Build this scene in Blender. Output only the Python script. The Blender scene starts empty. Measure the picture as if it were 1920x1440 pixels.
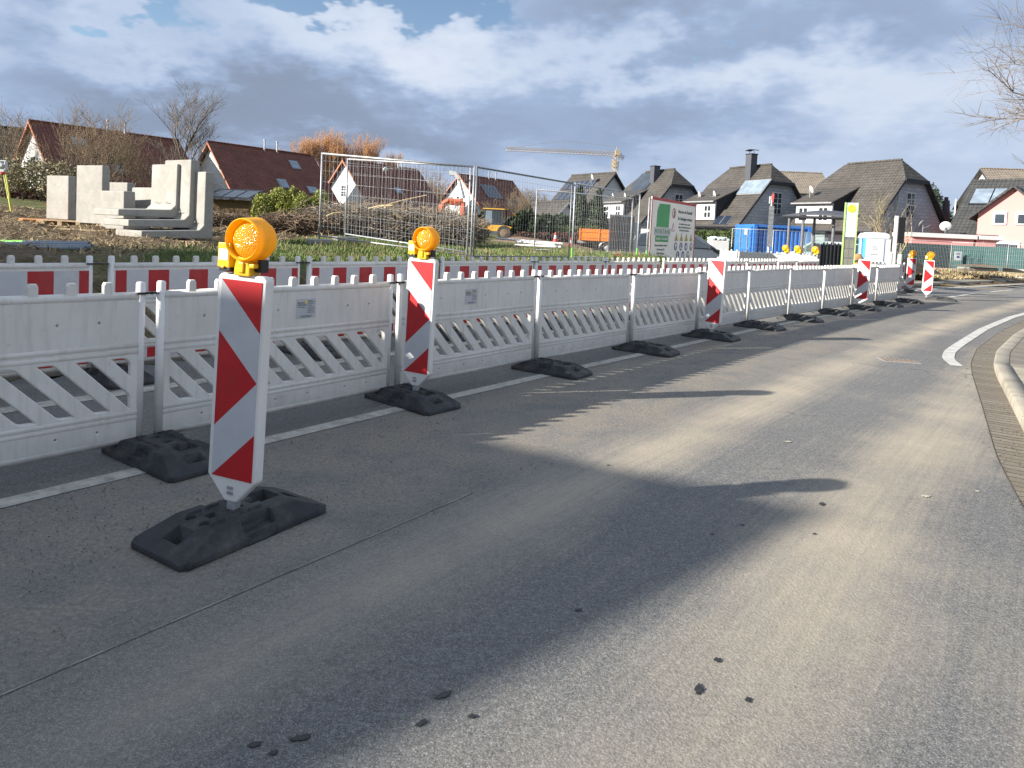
import bpy, bmesh, math, random
import numpy as np
from mathutils import Vector, Matrix, noise as mnoise
R = math.radians
sc = bpy.context.scene
col = sc.collection
# ------------------------------------------------------------------ camera
F_PX, PITCH, ROLL, EYE, CY = 1287.9, R(3.0), R(2.745), 1.489, 502.3
cam_d = bpy.data.cameras.new("camera"); cam = bpy.data.objects.new("camera", cam_d); col.objects.link(cam)
cam_d.sensor_width = 36.0; cam_d.lens = 36.0 * F_PX / 1920.0; cam_d.shift_y = (CY - 720) / 1920; cam_d.clip_start = 0.05; cam_d.clip_end = 3000
fw = Vector((0, math.cos(PITCH), -math.sin(PITCH))); up0 = Vector((0, math.sin(PITCH), math.cos(PITCH))); r0 = Vector((1, 0, 0))
cr, sr = math.cos(ROLL), math.sin(ROLL)
right = r0 * cr + up0 * sr; up = up0 * cr - r0 * sr
cam.matrix_world = Matrix(((right.x, up.x, -fw.x, 0), (right.y, up.y, -fw.y, 0), (right.z, up.z, -fw.z, EYE), (0, 0, 0, 1)))
sc.camera = cam
# ------------------------------------------------------------------ exposure, sun, sky
sc.view_settings.view_transform = 'Standard'; sc.view_settings.look = 'None'
sc.view_settings.exposure = 1.15; sc.view_settings.gamma = 1.0
SUN_EL = R(22.8); SUN_AZ = math.atan2(-0.953, -0.302)      # compass style: atan2(x, y)
sun_to = Vector((math.sin(SUN_AZ) * math.cos(SUN_EL), math.cos(SUN_AZ) * math.cos(SUN_EL), math.sin(SUN_EL)))
sl = bpy.data.lights.new("sun", 'SUN'); sl.energy = 5.0; sl.angle = R(0.6); sl.color = (1.0, 0.94, 0.85)
so = bpy.data.objects.new("sun", sl); col.objects.link(so)
so.rotation_euler = (-sun_to).to_track_quat('-Z', 'Y').to_euler()

def pix_dir(px, py):
    u, v = px - 960, py - CY
    u0 = u * cr + v * sr; v0 = -u * sr + v * cr
    return (fw * F_PX + r0 * u0 - up0 * v0).normalized()

world = bpy.data.worlds.new("World"); sc.world = world; world.use_nodes = True
nt = world.node_tree; nt.nodes.clear(); N = nt.nodes; L = nt.links
def wn(t, **k):
    n = N.new(t)
    for a, b in k.items(): setattr(n, a, b)
    return n
def wmath(op, a, b=None, clamp=False):
    n = wn('ShaderNodeMath', operation=op, use_clamp=clamp)
    for i, v in enumerate((a, b)):
        if v is None: continue
        if isinstance(v, (int, float)): n.inputs[i].default_value = v
        else: L.new(v, n.inputs[i])
    return n.outputs[0]
tc = wn('ShaderNodeTexCoord')
sky = wn('ShaderNodeTexSky'); sky.sky_type = 'NISHITA'; sky.sun_disc = False
sky.sun_elevation = SUN_EL; sky.sun_rotation = SUN_AZ; sky.altitude = 100; sky.dust_density = 0.6; sky.ozone_density = 1.6
sep = wn('ShaderNodeSeparateXYZ'); L.new(tc.outputs['Generated'], sep.inputs[0])
den = wmath('ADD', wmath('MAXIMUM', sep.outputs[2], 0.0), 0.30)
cmb = wn('ShaderNodeCombineXYZ')
L.new(wmath('DIVIDE', sep.outputs[0], den), cmb.inputs[0]); L.new(wmath('DIVIDE', sep.outputs[1], den), cmb.inputs[1])
def wnoise(scale, detail, rough, off, dist=0.0, vec=None):
    mp = wn('ShaderNodeMapping'); mp.inputs['Location'].default_value = off
    L.new(vec or cmb.outputs[0], mp.inputs[0])
    n = wn('ShaderNodeTexNoise'); n.inputs['Scale'].default_value = scale; n.inputs['Detail'].default_value = detail
    n.inputs['Roughness'].default_value = rough; n.inputs['Distortion'].default_value = dist
    L.new(mp.outputs[0], n.inputs['Vector']); return n
warp = wnoise(2.2, 5, 0.6, (3, 1, 0))
# warped viewing direction, for the large cloud bodies
wsub = wn('ShaderNodeVectorMath', operation='SUBTRACT'); L.new(warp.outputs['Color'], wsub.inputs[0]); wsub.inputs[1].default_value = (.5, .5, .5)
wscl = wn('ShaderNodeVectorMath', operation='SCALE'); L.new(wsub.outputs[0], wscl.inputs[0]); wscl.inputs['Scale'].default_value = 0.34
wadd = wn('ShaderNodeVectorMath', operation='ADD'); L.new(tc.outputs['Generated'], wadd.inputs[0]); L.new(wscl.outputs[0], wadd.inputs[1])
def blob(px, py, sx, sy, amp):
    """soft body of cloud centred on a direction; sx / sy are its half sizes in degrees"""
    d = pix_dir(px, py); h = Vector((-d.y if False else d.y, -d.x, 0)).normalized(); v = h.cross(d).normalized()
    s = None
    for ax, sz in ((h, sx), (v, sy)):
        dt = wn('ShaderNodeVectorMath', operation='DOT_PRODUCT'); L.new(wadd.outputs[0], dt.inputs[0]); dt.inputs[1].default_value = tuple(ax / math.sin(R(sz)))
        off = float(d.dot(ax) / math.sin(R(sz)))
        q = wmath('SUBTRACT', dt.outputs['Value'], off); q = wmath('MULTIPLY', q, q)
        s = q if s is None else wmath('ADD', s, q)
    e = wmath('POWER', 2.718, wmath('MULTIPLY', s, -1.0))
    return wmath('MULTIPLY', e, amp)
def total(lst):
    t = lst[0]
    for x in lst[1:]: t = wmath('ADD', t, x)
    return t
fine = wnoise(1.9, 9, 0.60, (7.3, 2.1, 0.4), 0.2)
big = wnoise(1.1, 4, 0.5, (1.3, 5.1, 2.0))
# brightness of the cloud: dark bodies are negative, sunlit rims positive
shade = total([blob(1130, 30, 11, 3.2, -0.46), blob(1640, 35, 11, 3.0, -0.44), blob(330, 120, 11, 3.2, -0.40), blob(520, 150, 9, 3, -0.26),
               blob(60, 190, 9, 3.5, -0.30), blob(1340, 235, 10, 2.0, -0.38), blob(1250, 170, 8, 2.0, -0.25), blob(850, 200, 12, 3.0, -0.30), blob(600, 240, 16, 2.2, -0.28),
               blob(640, 60, 8, 2.2, 0.34), blob(760, 130, 6, 2.4, 0.24), blob(940, 90, 7, 2.0, 0.26), blob(200, 60, 11, 2.0, 0.50), blob(1450, 105, 9, 2.2, 0.42), blob(1700, 170, 9, 3.5, 0.22),
               blob(1150, 130, 7, 1.6, 0.22), blob(1560, 240, 6, 1.5, 0.24), blob(1850, 60, 5, 3, 0.1), blob(30, 20, 4, 2, -0.35),
               blob(760, 285, 30, 1.7, -0.10)])
val = wmath('ADD', shade, wmath('MULTIPLY', wmath('SUBTRACT', fine.outputs['Fac'], 0.5), 0.48))
val = wmath('ADD', val, wmath('MULTIPLY', wmath('SUBTRACT', big.outputs['Fac'], 0.5), 0.45))
val = wmath('ADD', wmath('MULTIPLY', val, 0.76), 0.63, clamp=True)
ramp = wn('ShaderNodeValToRGB'); L.new(val, ramp.inputs[0])
cr_ = ramp.color_ramp; cr_.elements[0].position = 0.0; cr_.elements[0].color = (0.120, 0.142, 0.190, 1)
cr_.elements[1].position = 1.0; cr_.elements[1].color = (0.37, 0.395, 0.44, 1)
for p, c in ((0.25, (0.130, 0.163, 0.225)), (0.46, (0.168, 0.218, 0.310)), (0.70, (0.255, 0.300, 0.380))):
    e = cr_.elements.new(p); e.color = (*c, 1)
# gaps of blue
gap = total([blob(650, -8, 9, 1.5, 1.4), blob(240, -4, 6, 1.3, 1.2), blob(1345, -4, 3.5, 1.3, 1.2), blob(1760, 330, 4, 1.5, 0.3), blob(870, 15, 4, 0.8, 0.4), blob(1820, 420, 9, 3.0, 0.0),
             blob(620, 150, 2.2, 2.4, 0.30), blob(160, 95, 3, 1.4, 0.25), blob(1540, 190, 9, 1.0, 0.1)])
gap = wmath('ADD', gap, wmath('MULTIPLY', wmath('SUBTRACT', fine.outputs['Fac'], 0.52), 1.4))
# overhead and behind the photographer the cover is looser
gap = wmath('ADD', gap, wmath('MULTIPLY', wmath('SUBTRACT', big.outputs['Fac'], 0.45), wmath('MULTIPLY', wmath('MAXIMUM', wmath('SUBTRACT', sep.outputs[2], 0.35), 0.0), 2.5)))
gapm = wn('ShaderNodeMapRange'); gapm.interpolation_type = 'SMOOTHSTEP'; L.new(gap, gapm.inputs[0])
gapm.inputs[1].default_value = 0.28; gapm.inputs[2].default_value = 0.75
bg_sky = wn('ShaderNodeBackground'); L.new(sky.outputs[0], bg_sky.inputs[0]); bg_sky.inputs[1].default_value = 0.075
bg_cl = wn('ShaderNodeBackground'); L.new(ramp.outputs[0], bg_cl.inputs[0]); bg_cl.inputs[1].default_value = 1.0
mixs = wn('ShaderNodeMixShader'); L.new(gapm.outputs[0], mixs.inputs[0]); L.new(bg_cl.outputs[0], mixs.inputs[1]); L.new(bg_sky.outputs[0], mixs.inputs[2])
wo = wn('ShaderNodeOutputWorld'); L.new(mixs.outputs[0], wo.inputs[0])
sc.cycles.max_bounces = 6; sc.cycles.transparent_max_bounces = 12; sc.cycles.use_denoising = True; sc.cycles.denoising_prefilter = 'NONE'
sc.cycles.sample_clamp_indirect = 4

# ------------------------------------------------------------------ materials
def srgb(r, g, b):
    f = lambda c: (c / 255 / 12.92) if c / 255 <= 0.04045 else ((c / 255 + 0.055) / 1.055) ** 2.4
    return (f(r), f(g), f(b), 1)
class NT:
    def __init__(s, name):
        s.m = bpy.data.materials.new(name); s.m.use_nodes = True; s.n = s.m.node_tree.nodes; s.l = s.m.node_tree.links
        s.b = s.n['Principled BSDF']
    def node(s, t, **k):
        n = s.n.new(t)
        for a, b in k.items(): setattr(n, a, b)
        return n
    def math(s, op, a, b=None, c=None, clamp=False):
        n = s.node('ShaderNodeMath', operation=op, use_clamp=clamp)
        for i, v in enumerate((a, b, c)):
            if v is None: continue
            if isinstance(v, (int, float)): n.inputs[i].default_value = v
            else: s.l.new(v, n.inputs[i])
        return n.outputs[0]
    def coord(s, kind='Object', scale=(1, 1, 1), loc=(0, 0, 0), rot=(0, 0, 0)):
        if kind == 'Position': o = s.node('ShaderNodeNewGeometry').outputs['Position']
        elif kind == 'UV': o = s.node('ShaderNodeUVMap').outputs[0]
        else: o = s.node('ShaderNodeTexCoord').outputs[kind]
        mp = s.node('ShaderNodeMapping'); s.l.new(o, mp.inputs[0])
        mp.inputs['Scale'].default_value = scale; mp.inputs['Location'].default_value = loc; mp.inputs['Rotation'].default_value = rot
        return mp.outputs[0]
    def noise(s, vec, scale, detail=4, rough=0.55, dist=0):
        n = s.node('ShaderNodeTexNoise'); s.l.new(vec, n.inputs['Vector'])
        n.inputs['Scale'].default_value = scale; n.inputs['Detail'].default_value = detail
        n.inputs['Roughness'].default_value = rough; n.inputs['Distortion'].default_value = dist
        return n.outputs['Fac']
    def ramp(s, fac, stops, interp='LINEAR'):
        n = s.node('ShaderNodeValToRGB'); s.l.new(fac, n.inputs[0]); c = n.color_ramp; c.interpolation = interp
        c.elements[0].position, c.elements[1].position = stops[0][0], stops[-1][0]
        def cc(v): return (v, v, v, 1) if isinstance(v, (int, float)) else (tuple(v) + (1,))[:4]
        c.elements[0].color, c.elements[1].color = cc(stops[0][1]), cc(stops[-1][1])
        for p, v in stops[1:-1]: e = c.elements.new(p); e.color = cc(v)
        return n.outputs[0]
    def mix(s, fac, a, b, mode='MIX'):
        n = s.node('ShaderNodeMix', data_type='RGBA', blend_type=mode)
        for i, v in ((0, fac), (6, a), (7, b)):
            if isinstance(v, (int, float)): n.inputs[i].default_value = v
            elif isinstance(v, tuple): n.inputs[i].default_value = (tuple(v) + (1,))[:4]
            else: s.l.new(v, n.inputs[i])
        return n.outputs[2]
    def bump(s, h, strength=0.3, dist=0.01):
        n = s.node('ShaderNodeBump'); s.l.new(h, n.inputs['Height']); n.inputs['Strength'].default_value = strength; n.inputs['Distance'].default_value = dist
        s.l.new(n.outputs[0], s.b.inputs['Normal'])
    def set(s, color=None, rough=None, metal=None, spec=None):
        for k, v in (('Base Color', color), ('Roughness', rough), ('Metallic', metal), ('Specular IOR Level', spec)):
            if v is None: continue
            if isinstance(v, (int, float)): s.b.inputs[k].default_value = v
            elif isinstance(v, tuple): s.b.inputs[k].default_value = (tuple(v) + (1,))[:4]
            else: s.l.new(v, s.b.inputs[k])
        return s.m
M = {}
def simple(name, c, rough=0.6, metal=0.0, var=0.18, scale=6.0, bump=0.0, spec=0.5, dirt=None, dirt_amt=0.35):
    t = NT(name); v = t.coord('Object'); n = t.noise(v, scale, 5, 0.6)
    a = tuple(x * (1 - var) for x in c[:3]); b = tuple(min(1, x * (1 + var)) for x in c[:3])
    colr = t.ramp(n, [(0.3, a), (0.7, b)])
    if dirt:
        d = t.noise(t.coord('Object', loc=(3, 7, 1)), scale * 0.6, 8, 0.7)
        colr = t.mix(t.ramp(d, [(0.48, 0.0), (0.72, dirt_amt)]), colr, dirt)
    t.set(colr, rough, metal, spec)
    if bump: t.bump(t.noise(v, scale * 12, 4, 0.6), bump, 0.01)
    M[name] = t.m; return t.m
simple('white_plastic', (0.74, 0.72, 0.68), 0.42, var=0.05, scale=4, dirt=(0.40, 0.36, 0.30), dirt_amt=0.30, bump=0.03)
def grimy_plastic():
    t = NT('barrier_plastic'); v = t.coord('Object'); oi = t.node('ShaderNodeObjectInfo'); va = t.node('ShaderNodeVectorMath', operation='SCALE'); va.inputs[0].default_value = (37, 53, 71); t.l.new(oi.outputs['Random'], va.inputs['Scale'])
    def vary(vec):
        a = t.node('ShaderNodeVectorMath', operation='ADD'); t.l.new(vec, a.inputs[0]); t.l.new(va.outputs[0], a.inputs[1]); return a.outputs[0]
    v0 = v; v = vary(v)
    base = t.ramp(t.noise(v, 3.0, 4), [(0.3, (0.66, 0.635, 0.58)), (0.7, (0.75, 0.725, 0.67))])
    st = t.noise(vary(t.coord('Object', scale=(22, 22, 2.2))), 1.0, 6, 0.65)
    c = t.mix(t.ramp(st, [(0.48, 0.0), (0.78, 0.50)]), base, (0.42, 0.39, 0.33))
    sp = t.noise(vary(t.coord('Object', loc=(5, 2, 8))), 14, 9, 0.78)
    c = t.mix(t.ramp(sp, [(0.58, 0.0), (0.72, 0.45)]), c, (0.27, 0.24, 0.20))
    sepn = t.node('ShaderNodeSeparateXYZ'); t.l.new(v0, sepn.inputs[0])
    low = t.math('MULTIPLY', t.ramp(sepn.outputs[2], [(0.0, 0.9), (0.20, 0.0)]), t.noise(v, 9, 7, .7))
    c = t.mix(low, c, (0.30, 0.27, 0.23))
    t.set(c, 0.46, 0, 0.45); t.bump(t.noise(v, 90, 3), 0.04, 0.004); M['barrier_plastic'] = t.m
grimy_plastic()
simple('retro_red', (0.46, 0.012, 0.016), 0.38, var=0.10, scale=9, dirt=(0.25, 0.03, 0.03), dirt_amt=0.4, spec=0.5)
simple('strip_red', (0.42, 0.014, 0.018), 0.5, var=0.12, scale=9, dirt=(0.3, 0.10, 0.09), dirt_amt=0.35)
simple('retro_white', (0.50, 0.51, 0.53), 0.36, var=0.05, scale=9, dirt=(0.36, 0.36, 0.35), dirt_amt=0.35)
simple('strip_white', (0.56, 0.56, 0.57), 0.45, var=0.05, scale=9, dirt=(0.36, 0.36, 0.35), dirt_amt=0.35)
simple('black_rubber', (0.020, 0.021, 0.024), 0.60, var=0.45, scale=9, bump=0.6, dirt=(0.11, 0.10, 0.088), dirt_amt=0.7)
simple('black_plastic', (0.012, 0.012, 0.013), 0.45, var=0.2)
simple('galvanised', (0.40, 0.41, 0.42), 0.5, metal=0.4, var=0.2, scale=14)
simple('galv_dark', (0.20, 0.21, 0.22), 0.5, metal=0.5, var=0.2, scale=14)
simple('lime_paint', (0.22, 0.62, 0.10), 0.5, var=0.15)
simple('lamp_yellow', (0.92, 0.56, 0.018), 0.36, var=0.07, scale=12, dirt=(0.45, 0.24, 0.03), dirt_amt=0.25)
simple('box_yellow', (0.86, 0.52, 0.015), 0.38, var=0.07, scale=12, dirt=(0.5, 0.3, 0.05), dirt_amt=0.25)
def translucent(name, amount, c):
    mt = M[name]; n = mt.node_tree.nodes; l = mt.node_tree.links; tr = n.new('ShaderNodeBsdfTranslucent'); tr.inputs[0].default_value = (*c, 1); mx = n.new('ShaderNodeMixShader'); mx.inputs[0].default_value = amount
    l.new(n['Principled BSDF'].outputs[0], mx.inputs[1]); l.new(tr.outputs[0], mx.inputs[2]); l.new(mx.outputs[0], n['Material Output'].inputs[0])
def lens_mat():
    t = NT('amber_lens'); v = t.coord('Object', scale=(1, 1, 1))
    w = t.node('ShaderNodeTexVoronoi'); w.inputs['Scale'].default_value = 150; t.l.new(v, w.inputs['Vector'])
    t.set(t.ramp(w.outputs['Distance'], [(0.0, (1.0, 0.72, 0.08)), (0.7, (0.95, 0.42, 0.015))]), 0.12, 0, 0.8)
    t.b.inputs['Transmission Weight'].default_value = 0.25; t.b.inputs['Coat Weight'].default_value = 0.5
    t.bump(w.outputs['Distance'], 0.9, 0.004); M['amber_lens'] = t.m; translucent('amber_lens', .35, (1.0, .62, .04)); translucent('lamp_yellow', .40, (1.0, .58, .02)); translucent('box_yellow', .2, (1.0, .6, .03))
lens_mat()
simple('concrete', (0.36, 0.34, 0.295), 0.85, var=0.12, scale=3.5, bump=0.5, dirt=(0.20, 0.18, 0.15), dirt_amt=0.55)
simple('kerb_concrete', (0.36, 0.33, 0.27), 0.9, var=0.15, scale=3, bump=0.4, dirt=(0.20, 0.17, 0.12), dirt_amt=0.5)
simple('pallet_wood', (0.34, 0.25, 0.15), 0.85, var=0.25, scale=5, bump=0.3, dirt=(0.12, 0.09, 0.06))
simple('orange_pallet_wood', (0.50, 0.24, 0.09), 0.85, var=0.2, scale=5, bump=0.3)
simple('white_wall', (0.62, 0.62, 0.61), 0.9, var=0.03, scale=0.8, dirt=(0.6, 0.59, 0.55), dirt_amt=0.3)
simple('pink_wall', (0.66, 0.29, 0.265), 0.9, var=0.03, scale=0.8)
simple('dark_trim', (0.022, 0.024, 0.030), 0.7, var=0.2)
simple('orange_trim', (0.42, 0.15, 0.07), 0.7, var=0.2)
simple('window_frame', (0.62, 0.62, 0.61), 0.5, var=0.04)
simple('glass_dark', (0.035, 0.045, 0.055), 0.08, var=0.4, scale=0.7, spec=0.8)
simple('skylight_glass', (0.20, 0.25, 0.30), 0.12, var=0.3, scale=1.5, spec=0.9)
simple('chimney_slate', (0.06, 0.065, 0.078), 0.75, var=0.25, scale=12)
simple('dish_grey', (0.55, 0.56, 0.56), 0.5, var=0.05)
simple('wood_brown', (0.15, 0.095, 0.045), 0.85, var=0.25, scale=4, bump=0.2)
simple('orange_paint', (0.75, 0.20, 0.02), 0.4, var=0.08, scale=2, dirt=(0.35, 0.16, 0.07), dirt_amt=0.3)
simple('van_orange', (0.62, 0.22, 0.06), 0.35, var=0.06, scale=2)
simple('digger_red', (0.52, 0.11, 0.04), 0.5, var=0.12, scale=3)
simple('digger_yellow', (0.62, 0.34, 0.04), 0.5, var=0.15, scale=3, dirt=(0.2, 0.14, 0.07))
simple('tyre', (0.03, 0.028, 0.026), 0.85, var=0.3, dirt=(0.16, 0.12, 0.08), dirt_amt=0.7)
simple('steel_grey', (0.30, 0.30, 0.30), 0.5, metal=0.3, var=0.15)
simple('container_blue', (0.035, 0.17, 0.52), 0.4, var=0.10, scale=1.5, dirt=(0.10, 0.16, 0.28), dirt_amt=0.4)
simple('toilet_blue', (0.06, 0.30, 0.66), 0.45, var=0.05)
simple('lime_green', (0.40, 0.58, 0.18), 0.45, var=0.05)
simple('pale_panel', (0.56, 0.66, 0.64), 0.35, var=0.05)
simple('car_grey', (0.09, 0.105, 0.125), 0.25, metal=0.3, var=0.08)
simple('car_silver', (0.50, 0.55, 0.56), 0.3, metal=0.3, var=0.05)
simple('sign_cream', (0.84, 0.81, 0.75), 0.6, var=0.05, scale=2)
simple('sign_red', (0.42, 0.07, 0.07), 0.6, var=0.1)
simple('sign_green', (0.07, 0.34, 0.13), 0.6, var=0.14, scale=2)
simple('sign_text', (0.10, 0.14, 0.11), 0.7, var=0.1)
simple('timetable', (0.20, 0.195, 0.16), 0.5, var=0.1)
simple('sign_blue', (0.05, 0.08, 0.22), 0.6, var=0.1)
simple('sign_yellow', (0.72, 0.50, 0.08), 0.6, var=0.1)
simple('disc_yellow', (0.82, 0.68, 0.04), 0.5, var=0.05)
simple('crane_yellow', (0.40, 0.31, 0.20), 0.6, var=0.1)
simple('tripod_yellow', (0.60, 0.58, 0.06), 0.5, var=0.1)
simple('pipe_grey', (0.26, 0.30, 0.34), 0.5, var=0.15, scale=4)
simple('line_white', (0.50, 0.49, 0.45), 0.8, var=0.15, scale=12, dirt=(0.22, 0.20, 0.17), dirt_amt=0.8, bump=0.3)
simple('line_dusty', (0.44, 0.42, 0.37), 0.85, var=0.2, scale=14, dirt=(0.17, 0.155, 0.13), dirt_amt=0.9, bump=0.3)
simple('line_yellow', (0.62, 0.42, 0.06), 0.8, var=0.12, scale=8)
simple('score_pale', (0.20, 0.195, 0.18), 0.9, var=0.7, scale=5)
simple('oil_stain', (0.022, 0.021, 0.020), 0.45, var=0.3, scale=30)
simple('pale_stone', (0.42, 0.38, 0.30), 0.9, var=0.3, scale=20)
simple('straw', (0.36, 0.28, 0.15), 0.95, var=0.3, scale=0.6)
simple('grass_green', (0.125, 0.175, 0.045), 0.8, var=0.35, scale=0.9)
simple('twig_grey', (0.17, 0.14, 0.11), 0.9, var=0.3, scale=0.8)
simple('twig_brown', (0.22, 0.16, 0.10), 0.9, var=0.35, scale=0.8)
simple('twig_orange', (0.50, 0.28, 0.14), 0.9, var=0.25, scale=0.2)
simple('bark', (0.13, 0.11, 0.085), 0.9, var=0.3, scale=2)
simple('bark_pale', (0.34, 0.29, 0.16), 0.9, var=0.3, scale=2)
simple('root_brown', (0.17, 0.12, 0.08), 0.95, var=0.35, scale=1.5)
simple('leaf_bright', (0.25, 0.27, 0.06), 0.8, var=0.4, scale=1.2)
simple('leaf_dark', (0.035, 0.055, 0.022), 0.8, var=0.4, scale=1.2)
simple('leaf_mid', (0.075, 0.105, 0.03), 0.8, var=0.4, scale=1.2)
simple('leaf_russet', (0.115, 0.06, 0.045), 0.85, var=0.3, scale=1.2)
simple('leaf_olive', (0.23, 0.20, 0.11), 0.85, var=0.35, scale=1.2)
simple('net_green', (0.030, 0.105, 0.098), 0.75, var=0.15, scale=2)
simple('flag_black', (0.02, 0.02, 0.02)); simple('flag_red', (0.55, 0.03, 0.02)); simple('flag_gold', (0.8, 0.5, 0.03))
simple('cone_red', (0.6, 0.05, 0.03), 0.5)
simple('skin_tan', (0.5, 0.3, 0.1), 0.5)

def tiles(name, dark, light, row=0.33, colw=0.30, rough=0.7, spec=0.4):
    t = NT(name); v = t.coord('Object'); s = t.node('ShaderNodeSeparateXYZ'); t.l.new(v, s.inputs[0])
    fr = t.math('FRACT', t.math('MULTIPLY', s.outputs[2], 1 / (row * 0.72)))
    fc = t.math('FRACT', t.math('MULTIPLY', s.outputs[0], 1 / colw))
    wave = t.math('SINE', t.math('MULTIPLY', fc, math.pi))
    edge = t.ramp(fr, [(0.0, 0.25), (0.22, 1.0), (1.0, 0.75)])
    gro = t.ramp(wave, [(0.0, 0.45), (0.5, 1.0)])
    n = t.noise(v, 0.9, 5, 0.6); n2 = t.noise(t.coord('Object', scale=(3.3, 3.3, 4.2)), 1, 1)
    base = t.mix(t.ramp(t.math('ADD', t.math('MULTIPLY', n, 0.6), t.math('MULTIPLY', n2, 0.4)), [(0.35, 0.0), (0.65, 1.0)]), dark, light)
    c = t.mix(1.0, base, t.mix(1.0, edge, gro, 'MULTIPLY'), 'MULTIPLY')
    t.set(c, rough, 0, spec); t.bump(t.math('ADD', t.math('MULTIPLY', wave, 0.6), fr), 0.5, 0.04); M[name] = t.m
tiles('roof_red', (0.135, 0.040, 0.024), (0.235, 0.082, 0.050), colw=0.34)
tiles('roof_dark', (0.052, 0.046, 0.040), (0.105, 0.094, 0.082))
tiles('roof_charcoal', (0.045, 0.046, 0.046), (0.080, 0.080, 0.078))
tiles('roof_pale', (0.20, 0.165, 0.13), (0.33, 0.28, 0.22))
def slate():
    t = NT('slate_wall'); v = t.coord('Object'); b = t.node('ShaderNodeTexBrick')
    mp = t.node('ShaderNodeMapping'); s = t.node('ShaderNodeSeparateXYZ'); t.l.new(v, s.inputs[0]); c = t.node('ShaderNodeCombineXYZ')
    t.l.new(t.math('ADD', s.outputs[0], s.outputs[1]), c.inputs[0]); t.l.new(s.outputs[2], c.inputs[1]); t.l.new(c.outputs[0], b.inputs['Vector'])
    b.inputs['Scale'].default_value = 1.0; b.inputs['Brick Width'].default_value = 0.6; b.inputs['Row Height'].default_value = 0.28; b.inputs['Mortar Size'].default_value = 0.02
    b.inputs['Color1'].default_value = (0.36, 0.37, 0.39, 1); b.inputs['Color2'].default_value = (0.46, 0.47, 0.49, 1); b.inputs['Mortar'].default_value = (0.24, 0.25, 0.265, 1)
    t.set(b.outputs['Color'], 0.75); M['slate_wall'] = t.m
slate()
def precast():
    t = NT('concrete'); v = t.coord('Object'); oi = t.node('ShaderNodeObjectInfo'); va = t.node('ShaderNodeVectorMath', operation='MULTIPLY_ADD'); t.l.new(v, va.inputs[0]); va.inputs[1].default_value = (1, 1, 1)
    rr = t.node('ShaderNodeVectorMath', operation='SCALE'); rr.inputs[0].default_value = (31, 47, 19); t.l.new(oi.outputs['Random'], rr.inputs['Scale']); t.l.new(rr.outputs[0], va.inputs[2]); v = va.outputs[0]
    c = t.ramp(t.noise(v, 2.2, 6, .65), [(0.3, (0.27, 0.258, 0.232)), (0.7, (0.385, 0.370, 0.335))])
    c = t.mix(t.ramp(t.noise(v, 7, 9, .75), [(0.52, 0.0), (0.72, 0.5)]), c, (0.17, 0.155, 0.13))
    vo = t.node('ShaderNodeTexVoronoi'); vo.inputs['Scale'].default_value = 26; t.l.new(v, vo.inputs['Vector']); hole = t.math('MULTIPLY', t.ramp(vo.outputs['Distance'], [(0.10, 1.0), (0.16, 0.0)]), t.ramp(t.noise(v, 5, 2), [(0.50, 0.0), (0.56, 1.0)]))
    c = t.mix(hole, c, (0.06, 0.055, 0.05)); t.set(c, .88); t.bump(t.math('SUBTRACT', t.noise(v, 30, 5), hole), .35, .01); M['concrete'] = t.m
precast()
def solar():
    t = NT('solar_panel'); v = t.coord('Object'); s = t.node('ShaderNodeSeparateXYZ'); t.l.new(v, s.inputs[0])
    a = t.math('FRACT', t.math('MULTIPLY', s.outputs[0], 1.0)); 
    c = t.ramp(a, [(0.0, (0.35, 0.37, 0.4)), (0.04, (0.02, 0.028, 0.045)), (0.97, (0.02, 0.028, 0.045)), (1.0, (0.35, 0.37, 0.4))])
    t.set(c, 0.18, 0, 0.8); M['solar_panel'] = t.m
solar()

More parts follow.
